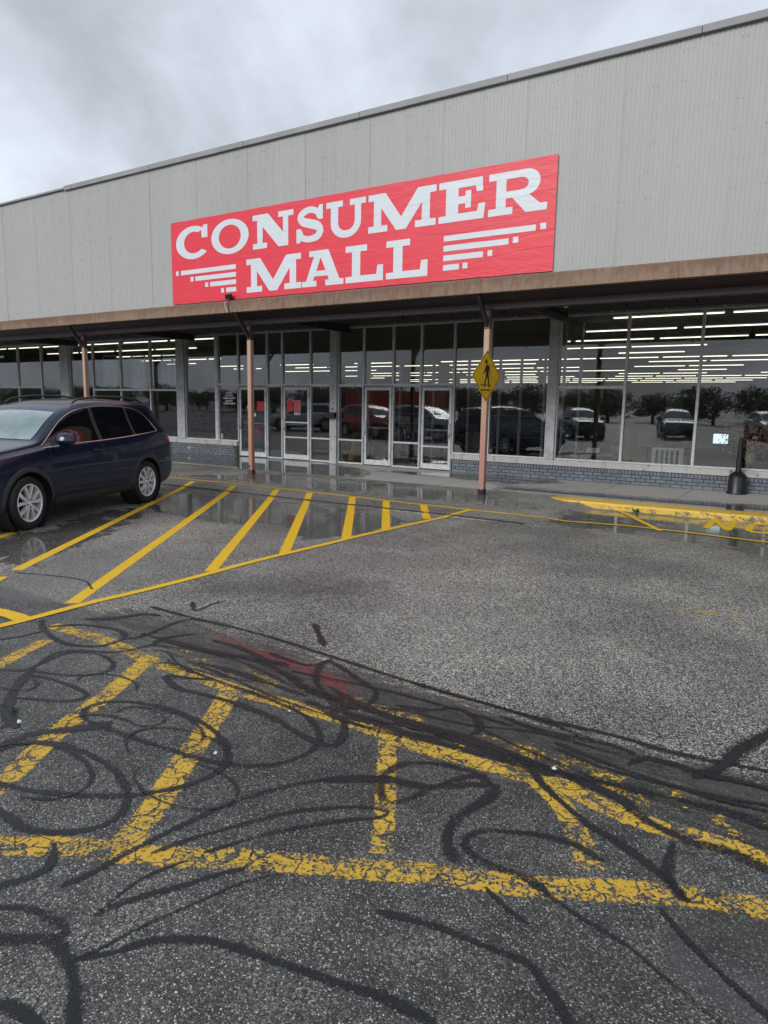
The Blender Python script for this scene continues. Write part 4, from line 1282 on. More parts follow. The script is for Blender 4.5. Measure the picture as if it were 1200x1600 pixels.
# ------------------------------------------------------------------ pedestrian sign, on the side of the post
MAT['sign_y'] = simple('sign_yellow', (0.86, 0.50, 0.012), 0.35, 0, 0.12, 5)
MAT['sign_back'] = simple('sign_back_metal', (0.45, 0.46, 0.47), 0.4, 0.6, 0.1)
sgn = empty('pedestrian_sign', (-5.470, 12.19, 2.34), R(-9))
tag(sgn, 'yellow diamond sign with walking figure bolted to a pink canopy post', 'sign')
s2 = 0.475
# local frame: face looks along +X; u runs along +Y (reader's right), v along +Z
def plate(half, r_, x_):
    pts = []
    for k in range(4):
        a = k * 90
        c = (half - r_ * 1.4142) 
        cx, cz = c * math.cos(R(a)), c * math.sin(R(a))
        pts += [(cx + r_ * math.cos(R(t)), cz + r_ * math.sin(R(t))) for t in np.linspace(a - 45, a + 45, 6)]
    return pts


def sheet_x(b, pts, x0, x1, holes=()):
    n = len(pts)
    b.add([(x1, u, v) for u, v in pts] + [(x0, u, v) for u, v in pts], [tuple(range(n)), tuple(range(2 * n - 1, n - 1, -1))] + [(q, n + q, n + (q + 1) % n, (q + 1) % n) for q in range(n)])
    return b


pl_ = sheet_x(MB(), plate(s2 + 0.012, 0.05, 0), 0.0, 0.003).build('sign_plate', MAT['sign_y'], sgn)
outer, inner = plate(s2 - 0.012, 0.045, 0), plate(s2 - 0.030, 0.038, 0)
nb = len(outer)
MB().add([(0.0042, u, v) for u, v in outer] + [(0.0042, u, v) for u, v in inner], [(q, (q + 1) % nb, nb + (q + 1) % nb, nb + q) for q in range(nb)]).build('sign_border', MAT['black'], sgn)


def sx(pts):
    return [(0.0044, u, v) for u, v in pts]


figure = MB()
figure.add(sx([(-0.035 + 0.040 * math.cos(R(a)), 0.262 + 0.042 * math.sin(R(a))) for a in range(0, 360, 24)]), [tuple(range(15))])
figure.poly([(-.03, .205), (.03, .212), (.075, .19), (.098, .12), (.108, .03), (.088, .025), (.07, .10), (.058, .13), (.052, .05), (.075, -.04), (.098, -.205), (.062, -.21), (.035, -.07), (.008, -.005), (-.02, -.09), (-.06, -.215), (-.098, -.205), (-.06, -.07), (-.03, .03), (-.035, .10), (-.075, .055), (-.125, .035), (-.132, .055), (-.09, .085), (-.055, .15)],
            to3=lambda p: (0.0045, p[0], p[1]))
figure.build('walking_figure', MAT['black'], sgn)
for (u0, u1, v) in ((-.19, -.11, -.175), (-.05, .03, -.178), (.10, .16, -.178)):
    MB().add(sx([(u0, v), (u1, v), (u1, v + .022), (u0, v + .022)]), [(0, 1, 2, 3)]).build('crossing_line', MAT['black'], sgn)
MB().add(sx([(-.17, -.268), (.14, -.268), (.14, -.243), (-.17, -.243)]), [(0, 1, 2, 3)]).build('crossing_line', MAT['black'], sgn)
for v in (0.36, -0.36):
    MB().lathe([(0.001, 0.011), (0.012, 0.011), (0.014, 0.003)], 10, (0, 0, v), 'x').build('bolt', MAT['sign_back'], sgn)

# ------------------------------------------------------------------ flood light, string lights, small boxes under the canopy
fl = empty('flood_light', (-11.70, YS - 0.09, 4.05))
tag(fl, 'small black flood light on the canopy edge below the banner', 'light')
MB().obox((0, -0.03, 0.085), (0.075, 0, 0), (0, 0.045, 0.012), (0, -0.014, 0.055)).build('lamp_head', MAT['black'], fl, bevel=0.008)
MB().tube([(0, 0, -0.01), (0, -0.01, 0.05)], 0.014).build('knuckle', MAT['black'], fl)
MB().tube([(0, -0.02, -0.005), (-0.01, -0.045, -0.10), (0.01, -0.035, -0.28), (0.05, 0.10, -0.34), (0.10, 0.38, -0.52)], 0.011).build('conduit', MAT['beam'], fl, smooth_=True)
MB().tube([(-0.12, -0.02, -0.01), (-0.11, -0.05, -0.12), (-0.05, -0.04, -0.22), (0.0, -0.035, -0.27)], 0.006).build('cable', MAT['white'], fl, smooth_=True)


def string_lights(name, label, x0, x1, y, z, step, mat_bulb, sag):
    root = empty(name, ((x0 + x1) / 2, y, z))
    tag(root, label, 'string lights')
    inv = root.matrix_basis.inverted()
    pts = []
    xs = np.arange(x0, x1, step)
    for i, xx in enumerate(xs):
        for k in range(4):
            t = k / 4
            pts.append((xx + t * step, y, z - sag * math.sin(math.pi * t)))
    w_ = MB().tube(pts, 0.006, 5).build('cable', MAT['black'], root)
    w_.matrix_parent_inverse = inv
    sock = MB().lathe([(0.001, 0.0), (0.014, 0.0), (0.017, -0.05), (0.012, -0.055)], 8).mesh('socket', MAT['black'])
    bulb = MB().lathe([(0.012, -0.052), (0.026, -0.085), (0.028, -0.10), (0.018, -0.122), (0.001, -0.128)], 10).mesh('bulb', mat_bulb, True)
    for xx in xs:
        s_ = link('socket', sock, root)
        s_.matrix_parent_inverse = inv
        s_.location = (xx, y, z)
        link('bulb', bulb, s_)


MAT['bulb'] = simple('frosted_bulb', (0.55, 0.54, 0.50), 0.25, 0, 0.1)
string_lights('string_lights', 'string of small frosted bulbs along the top of the shop windows', -30, 8, YG - 0.16, 3.99, 1.12, MAT['bulb'], 0.02)
string_lights('string_lights', 'string of bulbs hung under the dark canopy beam behind the posts', -30, 8, YP + 0.30, 3.62, 1.12, MAT['black'], 0.05)
cm = MB().box(-0.06, 0.06, -0.05, 0.05, -0.05, 0.05).build('junction_box', MAT['white'], None, bevel=0.01, loc=(-4.72, 14.2, 3.83))
tag(cm, 'small white junction box under the canopy right of the sign post', 'box')

# ------------------------------------------------------------------ ash receptacle
ash = empty('ash_receptacle', (-1.45, 15.78, 0.1))
tag(ash, 'black plastic cigarette receptacle with tall neck by the brick base', 'ash receptacle')
MB().lathe([(0.001, 0.0), (0.195, 0.0), (0.195, 0.02), (0.172, 0.05), (0.165, 0.33), (0.16, 0.345)], 28).build('base', MAT['black'], ash, smooth_=True)
MB().lathe([(0.172, 0.338), (0.178, 0.352), (0.168, 0.366), (0.10, 0.43), (0.064, 0.455), (0.056, 0.48)], 28).build('shoulder', MAT['black'], ash, smooth_=True)
MB().lathe([(0.056, 0.47), (0.048, 0.75), (0.036, 1.10), (0.033, 1.13), (0.001, 1.135)], 20).build('neck', MAT['black'], ash, smooth_=True)

# ------------------------------------------------------------------ the car
def pchip(keys):
    xs = np.array([k[0] for k in keys], float)
    o = np.argsort(xs)
    xs = xs[o]
    ys = np.array([k[1] for k in keys], float)[o]
    h = np.diff(xs)
    d = np.diff(ys) / h
    m = np.zeros_like(ys)
    m[0], m[-1] = d[0], d[-1]
    for i in range(1, len(ys) - 1):
        if d[i - 1] * d[i] > 0:
            w1, w2 = 2 * h[i] + h[i - 1], h[i] + 2 * h[i - 1]
            m[i] = (w1 + w2) / (w1 / d[i - 1] + w2 / d[i])

    def f(x):
        x = min(max(x, xs[0]), xs[-1])
        i = min(max(int(np.searchsorted(xs, x)) - 1, 0), len(h) - 1)
        t = (x - xs[i]) / h[i]
        return ((2 * t ** 3 - 3 * t ** 2 + 1) * ys[i] + (t ** 3 - 2 * t ** 2 + t) * h[i] * m[i] + (-2 * t ** 3 + 3 * t ** 2) * ys[i + 1] + (t ** 3 - t ** 2) * h[i] * m[i + 1])
    return f


def stretched(f, k=1.075):
    return lambda x: .37 + (f(x) - .37) * (k if f(x) > .37 else 1.0)


c_top = pchip([(2.46, .66), (2.42, .80), (2.34, .93), (2.1, 1.00), (1.7, 1.055), (1.3, 1.10), (1.08, 1.135), (.95, 1.20), (.70, 1.36), (.45, 1.50), (.2, 1.60), (-.15, 1.665), (-.7, 1.70), (-1.3, 1.70), (-1.8, 1.67), (-2.1, 1.625), (-2.26, 1.57), (-2.36, 1.40), (-2.46, 1.20), (-2.54, 1.04), (-2.62, .88), (-2.67, .72)])
c_wid = pchip([(2.46, .60), (2.42, .72), (2.32, .825), (2.1, .90), (1.8, .945), (1.44, .965), (.6, .958), (-.5, .960), (-1.44, .968), (-2.0, .94), (-2.35, .91), (-2.52, .86), (-2.62, .78), (-2.67, .66)])
c_bot = pchip([(2.46, .40), (2.3, .27), (1.9, .23), (-1.9, .24), (-2.4, .32), (-2.67, .46)])
c_belt = pchip([(2.46, .60), (2.3, .80), (2.0, .92), (1.5, .985), (1.0, 1.03), (.5, 1.055), (-.5, 1.085), (-1.5, 1.125), (-2.2, 1.16), (-2.5, 1.02), (-2.67, .66)])
c_roof = pchip([(2.46, .36), (2.2, .66), (1.7, .74), (1.1, .755), (.95, .735), (.45, .665), (0, .635), (-1.0, .625), (-1.9, .60), (-2.34, .56), (-2.5, .60), (-2.67, .40)])

c_top, c_belt = stretched(c_top), stretched(c_belt)


def car_section(x):
    zt, P, zb, be, rw = c_top(x), c_wid(x), c_bot(x), c_belt(x), c_roof(x)
    be = min(be, zt - 0.055)
    hgt = zt - be
    ctl = [(0.0, zb), (0.55 * P, zb), (0.86 * P, zb + .015), (0.965 * P, zb + .10), (0.995 * P, zb + .30 * (be - zb)), (1.0 * P, zb + .55 * (be - zb)), (0.985 * P, zb + .80 * (be - zb)), (0.945 * P, be - 0.012),
           (0.925 * P, be + 0.018 * min(1, hgt / .3)), (rw + (0.925 * P - rw) * 0.52, be + hgt * 0.44), (rw + 0.055, zt - hgt * 0.19), (rw - 0.03, zt - hgt * 0.065 - 0.002), (0.62 * rw, zt - 0.014 * min(1, hgt / .3)), (0.3 * rw, zt - 0.003), (0.0, zt)]
    return np.array(ctl)


def section_dense(x, sub=4):
    Cn = car_section(x)
    Q = np.vstack([2 * Cn[0] - Cn[1], Cn, 2 * Cn[-1] - Cn[-2]])
    Q[0] = (-Cn[1][0], Cn[1][1])
    Q[-1] = (-Cn[-2][0], Cn[-2][1])
    out = []
    for i in range(1, len(Q) - 2):
        a, b_, c, d = Q[i - 1:i + 3]
        for k in range(sub):
            t = k / sub
            out.append(.5 * ((2 * b_) + (-a + c) * t + (2 * a - 5 * b_ + 4 * c - d) * t * t + (-a + 3 * b_ - 3 * c + d) * t ** 3))
    out.append(Cn[-1])
    out = np.array(out)
    out[:, 0] = np.maximum(out[:, 0], 0)
    return out


def side_y(x, z):
    S = section_dense(x)
    k = len(S) * 3 // 14
    seg = S[8:50]
    zs = np.maximum.accumulate(seg[:, 1])
    return float(np.interp(z, zs, seg[:, 0]))


def car_paint(name, col):
    m, nt, b = new_mat(name)
    P = objco(nt)
    n = noise(nt, P, 2.0, 3)
    setin(nt, b, col=mixc(nt, n, col, tuple(min(1, c * 1.25 + .001) for c in col)), rough=0.32, metal=0.3, coat=0.6, coatr=0.03)
    return m


MAT['navy'] = car_paint('navy_car_paint', (0.0016, 0.0085, 0.036))
MAT['car_glass'] = simple('tinted_car_glass', (0.006, 0.007, 0.009), 0.04, 0, 0.1, 3, spec=0.6)
MAT['car_trim'] = simple('car_trim_grey', (0.036, 0.037, 0.040), 0.5, 0, 0.2, 8, 0.05, 90)
MAT['chrome'] = simple('bright_trim', (0.60, 0.56, 0.56), 0.2, 0.9, 0.05)
MAT['rubber'] = simple('tyre_rubber', (0.013, 0.013, 0.014), 0.62, 0, 0.25, 30, 0.15, 80)
MAT['rim'] = simple('alloy_silver', (0.78, 0.78, 0.80), 0.3, 0.25, 0.12, 8)
MAT['rim_dark'] = simple('brake_dark', (0.03, 0.03, 0.032), 0.5, 0.5, 0.2)
MAT['lamp_clear'] = simple('headlamp', (0.55, 0.56, 0.55), 0.08, 0.3, 0.1)
MAT['lamp_red'] = simple('tail_lamp', (0.32, 0.012, 0.016), 0.12, 0, 0.15, spec=0.7)


def windscreen_material():
    m, nt, b = new_mat('misted_windscreen')
    P = objco(nt)
    n = noise(nt, P, 2.2, 5, 0.6)
    setin(nt, b, col=mixc(nt, smooth(nt, n, 0.3, 0.7), (0.155, 0.225, 0.235), (0.27, 0.35, 0.36)), rough=0.06, spec=0.8, coat=1.0, coatr=0.02)
    return m


MAT['windscreen'] = windscreen_material()


REAR = 0.84


def make_car(name, loc, rz):
    root = empty(name, loc, rz)
    xs = np.concatenate([np.linspace(-2.67, -2.2, 16)[:-1], np.linspace(-2.2, 2.1, 88)[:-1], np.linspace(2.1, 2.46, 14)])
    secs = [section_dense(x) for x in xs]
    b = MB()
    rings = []
    for x, S in zip(xs, secs):
        xr = x if x > -1.9 else -1.9 + (x + 1.9) * REAR
        ring = [(xr, s[0], s[1]) for s in S] + [(xr, -s[0], s[1]) for s in S[-2:0:-1]]
        rings.append(ring)
    n = len(rings[0])
    vv = [p for r_ in rings for p in r_]
    ff = []
    for i in range(len(rings) - 1):
        for k in range(n):
            k2 = (k + 1) % n
            ff.append((i * n + k, i * n + k2, (i + 1) * n + k2, (i + 1) * n + k))
    ff.append(tuple(range(n)))
    ff.append(tuple((len(rings) - 1) * n + k for k in reversed(range(n))))
    b.add(vv, ff)
    body = b.build('body', MAT['navy'], root, smooth_=True)
    cut = MB()
    for ax in (1.4375, -1.4375):
        for s in (-1, 1):
            cc = MB().lathe([(0.0005, -0.30), (0.435, -0.30), (0.435, 0.30), (0.0005, 0.30)], 48, (ax, s * 0.93, 0.372), 'y')
            cut.add(cc.v, cc.f)
    cu = cut.build('cutter', MAT['car_trim'])
    md = body.modifiers.new('arches', 'BOOLEAN')
    md.object = cu
    md.operation = 'DIFFERENCE'
    md.solver = 'EXACT'
    cu.matrix_world = Matrix.Translation(Vector(loc)) @ Matrix.Rotation(rz, 4, 'Z')
    bpy.context.view_layer.update()
    dg = bpy.context.evaluated_depsgraph_get()
    me2 = bpy.data.meshes.new_from_object(body.evaluated_get(dg), depsgraph=dg)
    body.modifiers.clear()
    body.data = me2
    bpy.data.objects.remove(cu)
    try:
        me2.set_sharp_from_angle(angle=R(38))
    except Exception:
        pass
    # wheel wells
    for ax in (1.4375, -1.4375):
        for s in (-1, 1):
            MB().lathe([(0.0005, -0.27), (0.432, -0.27), (0.432, 0.02)], 32, (ax, s * 0.925, 0.372), 'y').build('wheel_well', MAT['rubber'], root) if s > 0 else MB().lathe([(0.432, -0.02), (0.432, 0.27), (0.0005, 0.27)], 32, (ax, s * 0.925, 0.372), 'y').build('wheel_well', MAT['rubber'], root)

    def side_patch(nm, cols, mat, off, s, par=root, nz=6):
        """cols: list of (x_low, z_low, x_high, z_high)"""
        g_ = MB()
        rows_ = []
        for (xl, zl, xh, zh) in cols:
            r_ = []
            for k in range(nz + 1):
                t = k / nz
                x_, z_ = xl + (xh - xl) * t, zl + (zh - zl) * t
                xo = x_ if x_ > -1.9 else -1.9 + (x_ + 1.9) * REAR
                r_.append((xo, s * (side_y(x_, z_) + off), z_))
            rows_.append(r_)
        return g_.grid(rows_).build(nm, mat, par, smooth_=True)

    w_low = pchip([(1.02, 1.055), (.5, 1.078), (-.5, 1.108), (-1.4, 1.155), (-1.91, 1.19)])
    w_top = pchip([(1.02, 1.068), (.88, 1.15), (.70, 1.265), (.45, 1.405), (.2, 1.497), (-.1, 1.552), (-.6, 1.584), (-1.1, 1.572), (-1.5, 1.528), (-1.72, 1.44), (-1.84, 1.33), (-1.91, 1.195)])
    w_low, w_top = stretched(w_low), stretched(w_top)
    for s in (1, -1):
        for (xa, xb, lean) in ((1.0, -.22, 0), (-.31, -1.16, 0), (-1.23, -1.90, 0)):
            cols = []
            for x in np.linspace(xa, xb, 18):
                cols.append((x, w_low(x), x, max(w_top(x), w_low(x) + .006)))
            side_patch('side_window', cols, MAT['car_glass'], 0.004, s)
        # black pillars and seams
        for (xa, xb) in ((-.22, -.31), (-1.16, -1.23)):
            side_patch('pillar_cover', [(x, w_low(x), x, w_top(x)) for x in np.linspace(xa, xb, 3)], MAT['car_trim'], 0.002, s)
        # bright line round the windows
        ln = [(x, s * (side_y(x, w_low(x) - .006) + .006), w_low(x) - .006) for x in np.linspace(1.03, -1.91, 30)]
        ln2 = [(x, s * (side_y(x, w_top(x) + .008) + .006), w_top(x) + .008) for x in np.linspace(-1.91, 1.03, 40)]
        MB().tube(ln + ln2, 0.0085, 5).build('window_trim', MAT['chrome'], root)
        # door seams
        for q in (0.98, -.265, -1.30):
            pts = []
            for z in np.linspace(.40, w_low(q) - .03, 12):
                x_ = q - (0.10 * (z - .4) ** 2 if q > 0 else (0.0 if q > -1 else -.25 * max(0, .75 - z) * 0 + (0.42 * max(0, .80 - z)) * 1.0))
                pts.append((x_, s * (side_y(x_, z) + .0005), z))
            MB().tube(pts, 0.0045, 4).build('door_seam', MAT['rubber'], root)
        # handles
        for hx, hz in ((-.08, 1.01), (-1.06, 1.05)):
            yy = side_y(hx, hz)
            MB().tube([(hx + .10, s * (yy + .002), hz), (hx + .08, s * (yy + .032), hz + .002), (hx - .08, s * (yy + .034), hz + .006), (hx - .10, s * (yy + .002), hz + .008)], .012, 6).build('door_handle', MAT['navy'], root, smooth_=True)
        # rocker cladding and arch lips
        side_patch('rocker_panel', [(x, .262, x, .40) for x in np.linspace(.93, -.93, 20)], MAT['car_trim'], 0.010, s, nz=4)
        for ax in (1.4375, -1.4375):
            rows_ = []
            for a in np.linspace(-12, 192, 40):
                r_ = []
                for rr_ in (.425, .445, .475, .492):
                    x_, z_ = ax + rr_ * math.cos(R(a)), .372 + rr_ * math.sin(R(a))
                    z_ = max(z_, .26)
                    r_.append((x_, s * (side_y(x_, z_) + (.012 if rr_ < .48 else .002)), z_))
                rows_.append(r_)
            MB().grid(rows_).build('arch_trim', MAT['car_trim'], root, smooth_=True)
        # mirror
        mr = MB()
        mc = Vector((.80, s * 1.06, 1.20))
        prof_ = []
        for i in range(9):
            t = -math.pi / 2 + math.pi * i / 8
            prof_.append([(mc.x + .11 * math.cos(t) * math.cos(a) * (1.0 if math.cos(a) > 0 else .35), mc.y + s * .165 * math.sin(t), mc.z + .115 * math.cos(t) * math.sin(a) * (1.0 if math.sin(a) > 0 else .8)) for a in np.linspace(0, 2 * math.pi, 15)])
        mo = mr.grid(prof_).build('mirror', MAT['navy'], root, smooth_=True)
        MB().tube([(.82, s * .90, 1.10), (.81, s * 1.0, 1.13)], [.03, .024], 8).build('mirror_arm', MAT['car_trim'], mo)
        # lamps
        side_patch('headlight', [(x, .37 + (zl - .37) * 1.075, x, .37 + (zh - .37) * 1.075) for x, zl, zh in ((1.93, .845, .850), (2.02, .80, .875), (2.14, .755, .885), (2.26, .72, .875), (2.34, .71, .84))], MAT['lamp_clear'], 0.006, s)
        side_patch('taillight', [(x, .37 + (zl - .37) * 1.075, x, .37 + (zh - .37) * 1.075) for x, zl, zh in ((-2.20, 1.035, 1.075), (-2.28, .985, 1.10), (-2.38, .92, 1.095), (-2.47, .88, 1.06), (-2.55, .86, .98))], MAT['lamp_red'], 0.006, s)
        # roof rails
        yy = .60
        MB().tube([(.02, s * yy, 1.73), (-.12, s * yy, 1.79), (-.6, s * yy, 1.835), (-1.3, s * yy, 1.835), (-1.72, s * yy, 1.80), (-1.86, s * yy, 1.74)], .017, 8).build('roof_rail', MAT['car_trim'], root, smooth_=True)
    # windscreen and rear window
    rows_ = []
    for x in np.linspace(.40, 1.03, 16):
        S = section_dense(x)
        k0 = 4 * 11 + 1
        pts = [(x + .003, q[0], q[1] + .006) for q in S[k0:]]
        k = (x - .40) / .63
        rows_.append([(p[0], p[1], p[2]) for p in pts] + [(p[0], -p[1], p[2]) for p in pts[-2::-1]])
    MB().grid(rows_).build('windscreen', MAT['windscreen'], root, smooth_=True)
    rows_ = []
    for x in np.linspace(-2.29, -2.44, 8):
        S = section_dense(x)
        pts = [(-1.9 + (x + 1.9) * REAR - .006, q[0] * .93, q[1] + .004) for q in S[4 * 11 + 1:]]
        rows_.append(pts + [(p[0], -p[1], p[2]) for p in pts[-2::-1]])
    MB().grid(rows_).build('rear_window', MAT['car_glass'], root, smooth_=True)
    # grille, plate recess
    MB().add([(2.475, -.42, .50), (2.475, .42, .50), (2.45, .50, .66), (2.45, -.50, .66), (2.40, -.42, .50), (2.40, .42, .50), (2.38, .50, .66), (2.38, -.50, .66)], [(0, 1, 2, 3), (4, 7, 6, 5), (0, 4, 5, 1), (1, 5, 6, 2), (2, 6, 7, 3), (3, 7, 4, 0)]).build('grille', MAT['black'], root)
    # wheels
    tyre_p = [(.235, -.10), (.262, -.118), (.325, -.124), (.358, -.112), (.371, -.085), (.374, 0), (.371, .085), (.358, .112), (.325, .124), (.262, .118), (.235, .10)]
    tyre_me = MB().lathe(tyre_p, 48, axis='y').mesh('tyre', MAT['rubber'], True)
    rm = MB()
    rm.lathe([(.262, .118), (.258, .122), (.248, .120), (.238, .108), (.232, .06), (.228, -.10), (.24, -.112)], 48, axis='y')
    for k in range(5):
        a0 = R(90 + 72 * k)
        for sgn_ in (-1, 1):
            def pt(r__, da, y__):
                a = a0 + sgn_ * da
                return (r__ * math.cos(a), y__, r__ * math.sin(a))
            st_ = [(0.05, 0.0, 0.62, .112), (.11, .03, .40, .116), (.17, .15, .40, .114), (.246, .22, .43, .108)]
            base_ = len(rm.v)
            for (r__, da0, da1, yy) in st_:
                rm.v += [pt(r__, da0, yy), pt(r__, da1, yy), pt(r__, da1 - .02, yy - .045), pt(r__, da0 + .02, yy - .045)]
            for q in range(3):
                for w_ in range(4):
                    rm.f.append((base_ + q * 4 + w_, base_ + q * 4 + (w_ + 1) % 4, base_ + q * 4 + 4 + (w_ + 1) % 4, base_ + q * 4 + 4 + w_))
    rm.lathe([(.001, .116), (.03, .116), (.034, .110), (.062, .112), (.075, .100), (.075, .05)], 24, axis='y')
    rim_me = rm.mesh('rim', MAT['rim'])
    disc_me = MB().lathe([(.001, .035), (.155, .035), (.158, .03), (.228, .0), (.228, -.02), (.001, -.02)], 32, axis='y').mesh('brake_disc', MAT['rim_dark'])
    nut_me = MB()
    for k in range(5):
        a = R(54 + 72 * k)
        nut_me.lathe([(.001, .124), (.010, .124), (.010, .10)], 8, (.055 * math.cos(a), 0, .055 * math.sin(a)), 'y')
    nut_me = nut_me.mesh('wheel_nuts', MAT['rim_dark'])
    for ax in (1.4375, -1.4375):
        for s in (1, -1):
            w_ = link('wheel', tyre_me, root, (ax, s * .825, .374), (0, 0, 0 if s > 0 else math.pi))
            if ax > 0:
                w_.rotation_euler = (0, 0, (0 if s > 0 else math.pi) + R(4))
            link('rim', rim_me, w_)
            link('brake_disc', disc_me, w_)
            link('wheel_nuts', nut_me, w_)
    MB().box(-2.2, 2.1, -.62, .62, .22, .28).build('underbody', MAT['rubber'], root)
    return root


fx, fy = -9.14, 5.35
rx_, ry_ = -10.08, 8.07
dirv = Vector((fx - rx_, fy - ry_, 0)).normalized()
leftv = Vector((-dirv.y, dirv.x, 0))
cen = Vector(((fx + rx_) / 2, (fy + ry_) / 2, 0)) - leftv * 0.90
suv = make_car('suv', tuple(cen), math.atan2(dirv.y, dirv.x))
tag(suv, 'dark navy blue family SUV with silver five spoke wheels parked by the shopfront', 'car')

# cars, trees and a container across the lot: the shop glass mirrors them
def recolour(root, mat):
    for ch in root.children:
        if ch.name.split('.')[0] in ('body', 'mirror', 'door_handle'):
            ch.material_slots[0].link = 'OBJECT'
            ch.material_slots[0].material = mat


for (x, y, a, c, lab) in ((-29.5, -4.5, 150, (0.50, 0.51, 0.52), 'white car mirrored in the glass left of the letter box column'),
                          (-17.6, 0.2, 12, (0.36, 0.36, 0.37), 'silver car mirrored in the rightmost glass door'),
                          (-21.5, -0.6, 20, (0.42, 0.018, 0.024), 'dark red car mirrored in the glass beside the letter box column'),
                          (-12.5, -9.5, 60, (0.012, 0.012, 0.014), 'black car mirrored in the window just right of the sign'),
                          (-8.0, -14.5, 75, (0.03, 0.035, 0.045), 'dark grey car mirrored low in the wide right window'),
                          (-3.0, -17.0, 70, (0.42, 0.42, 0.42), 'pale car mirrored behind the ash receptacle')):
    c_ = copy_tree(suv)
    c_.location = (x, y, 0)
    c_.rotation_euler = (0, 0, R(a))
    recolour(c_, car_paint('car_paint', c))
    tag(c_, lab, 'car', 'cars across the lot seen in the glass')

ct = empty('red_container', (-24.0, -6.8, 0))
tag(ct, 'brick red steel container mirrored in the glass of the right hand doors', 'container')
MAT['cont'] = simple('red_container_paint', (0.42, 0.060, 0.045), 0.5, 0, 0.2, 2)
rows = []
pr = []
for k in range(20):
    for (u, d) in ((0, 0), (.4, 0), (.5, .04), (.9, .04)):
        pr.append((-3 + (k + u) * .3, 1.2 + d))
MB().grid([[(x, y, .12) for x, y in pr], [(x, y, 2.6) for x, y in pr]]).build('side_wall', MAT['cont'], ct)
MB().box(-3.02, 3.02, -1.2, 1.195, .1, 2.62).build('shell', MAT['cont'], ct, bevel=.02)
for xx in (-2.9, 2.9):
    MB().box(xx - .1, xx + .1, -1.24, 1.27, 0, 2.66).build('corner_post', MAT['cont'], ct)

leaf_m, lnt, lb = new_mat('tree_leaves')
setin(lnt, lb, col=mixc(lnt, noise(lnt, worldco(lnt), 1.2, 4), (0.030, 0.050, 0.018), (0.075, 0.105, 0.040)), rough=0.6)
MAT['bark'] = simple('bark', (0.09, 0.07, 0.055), 0.9, 0, 0.3)


def tree_meshes(seed):
    rg_ = np.random.default_rng(seed)
    tk = MB().tube([(0, 0, 0), (.05, .02, 1.2), (-.03, .05, 2.6), (.02, 0, 4.2)], [.22, .17, .12, .04], 8)
    cl = MB()
    cents = []
    for k in range(15):
        a, rr_, zz_ = rg_.uniform(0, 6.28), rg_.uniform(.3, 2.0), rg_.uniform(.9, 4.8)
        cpt = np.array([rr_ * math.cos(a), rr_ * math.sin(a), zz_])
        cents.append((cpt, rg_.uniform(.7, 1.3)))
        tk.tube([(0, 0, max(1.2, zz_ - 1.6)), tuple(cpt * [.6, .6, 1] - [0, 0, .4]), tuple(cpt)], [.07, .045, .015], 5)
    for cpt, r_ in cents:
        for q in range(130):
            d = rg_.normal(size=3)
            d /= np.linalg.norm(d)
            p = cpt + d * r_ * rg_.uniform(.55, 1.05) * [1.15, 1.15, .8]
            u = rg_.normal(size=3)
            u /= np.linalg.norm(u)
            v = np.cross(u, rg_.normal(size=3))
            v /= np.linalg.norm(v) + 1e-9
            s_ = rg_.uniform(.10, .2)
            cl.add([p - u * s_, p + v * s_ * .6, p + u * s_, p - v * s_ * .6], [(0, 1, 2, 3)])
    return tk.mesh('trunk', MAT['bark'], True), cl.mesh('crown', leaf_m, fix=False)


tm = [tree_meshes(s) for s in (1, 2, 3)]
rt = random.Random(3)
tx = -185.0
k = 0
while tx < 40:
    y_ = -rt.uniform(58, 78)
    t_ = empty('leafy_tree', (tx, y_, 0), rt.uniform(0, 6))
    sc_ = rt.uniform(.62, 1.05)
    t_.scale = (sc_ * 1.35, sc_ * 1.35, sc_)
    link('trunk', tm[k % 3][0], t_)
    link('crown', tm[k % 3][1], t_)
    tag(t_, 'low leafy tree in the far tree line mirrored in the shop glass', 'tree', 'tree line across the lot')
    tx += rt.uniform(1.9, 3.4)
    k += 1

# ------------------------------------------------------------------ things inside the shop
MAT['tube'] = emit_mat('fluorescent_tube', (1.0, 0.90, 0.72), 2.4)
MAT['fixture'] = simple('fixture_white', (0.5, 0.49, 0.45), 0.5)
tube_me = MB().tube([(-1.17, 0, 0), (1.17, 0, 0)], 0.015, 6).mesh('tube', MAT['tube'])
fix_me = MB().add([(-1.2, -.07, .10), (1.2, -.07, .10), (1.2, .07, .10), (-1.2, .07, .10), (-1.2, -.035, .03), (1.2, -.035, .03), (1.2, .035, .03), (-1.2, .035, .03)], [(0, 1, 2, 3), (4, 7, 6, 5), (0, 4, 5, 1), (1, 5, 6, 2), (2, 6, 7, 3), (3, 7, 4, 0)]).mesh('housing', MAT['fixture'])
rl = random.Random(11)
nl = 0
for r_ in range(14):
    yy = 16.95 + 2.65 * r_ + (0.9 * max(0, r_ - 6))
    xx = -31.0 + (1.1 if r_ % 2 else 0)
    while xx < 8.5:
        skip = (-16.9 < xx < -5.2 and yy < 19.8) or rl.random() < (0.08 if r_ < 3 else 0.20)
        if not skip:
            f_ = empty('fluorescent_light', (xx, yy, 3.86))
            link('housing', fix_me, f_)
            link('tube', tube_me, f_)
            tag(f_, 'fluorescent strip light in rows under the shop ceiling seen through the glass', 'ceiling light', 'rows of shop ceiling lights')
            nl += 1
        xx += 2.52
print('lights', nl)

# shopping carts
MAT['wire'] = simple('cart_wire', (0.42, 0.43, 0.45), 0.3, 0.8, 0.1)


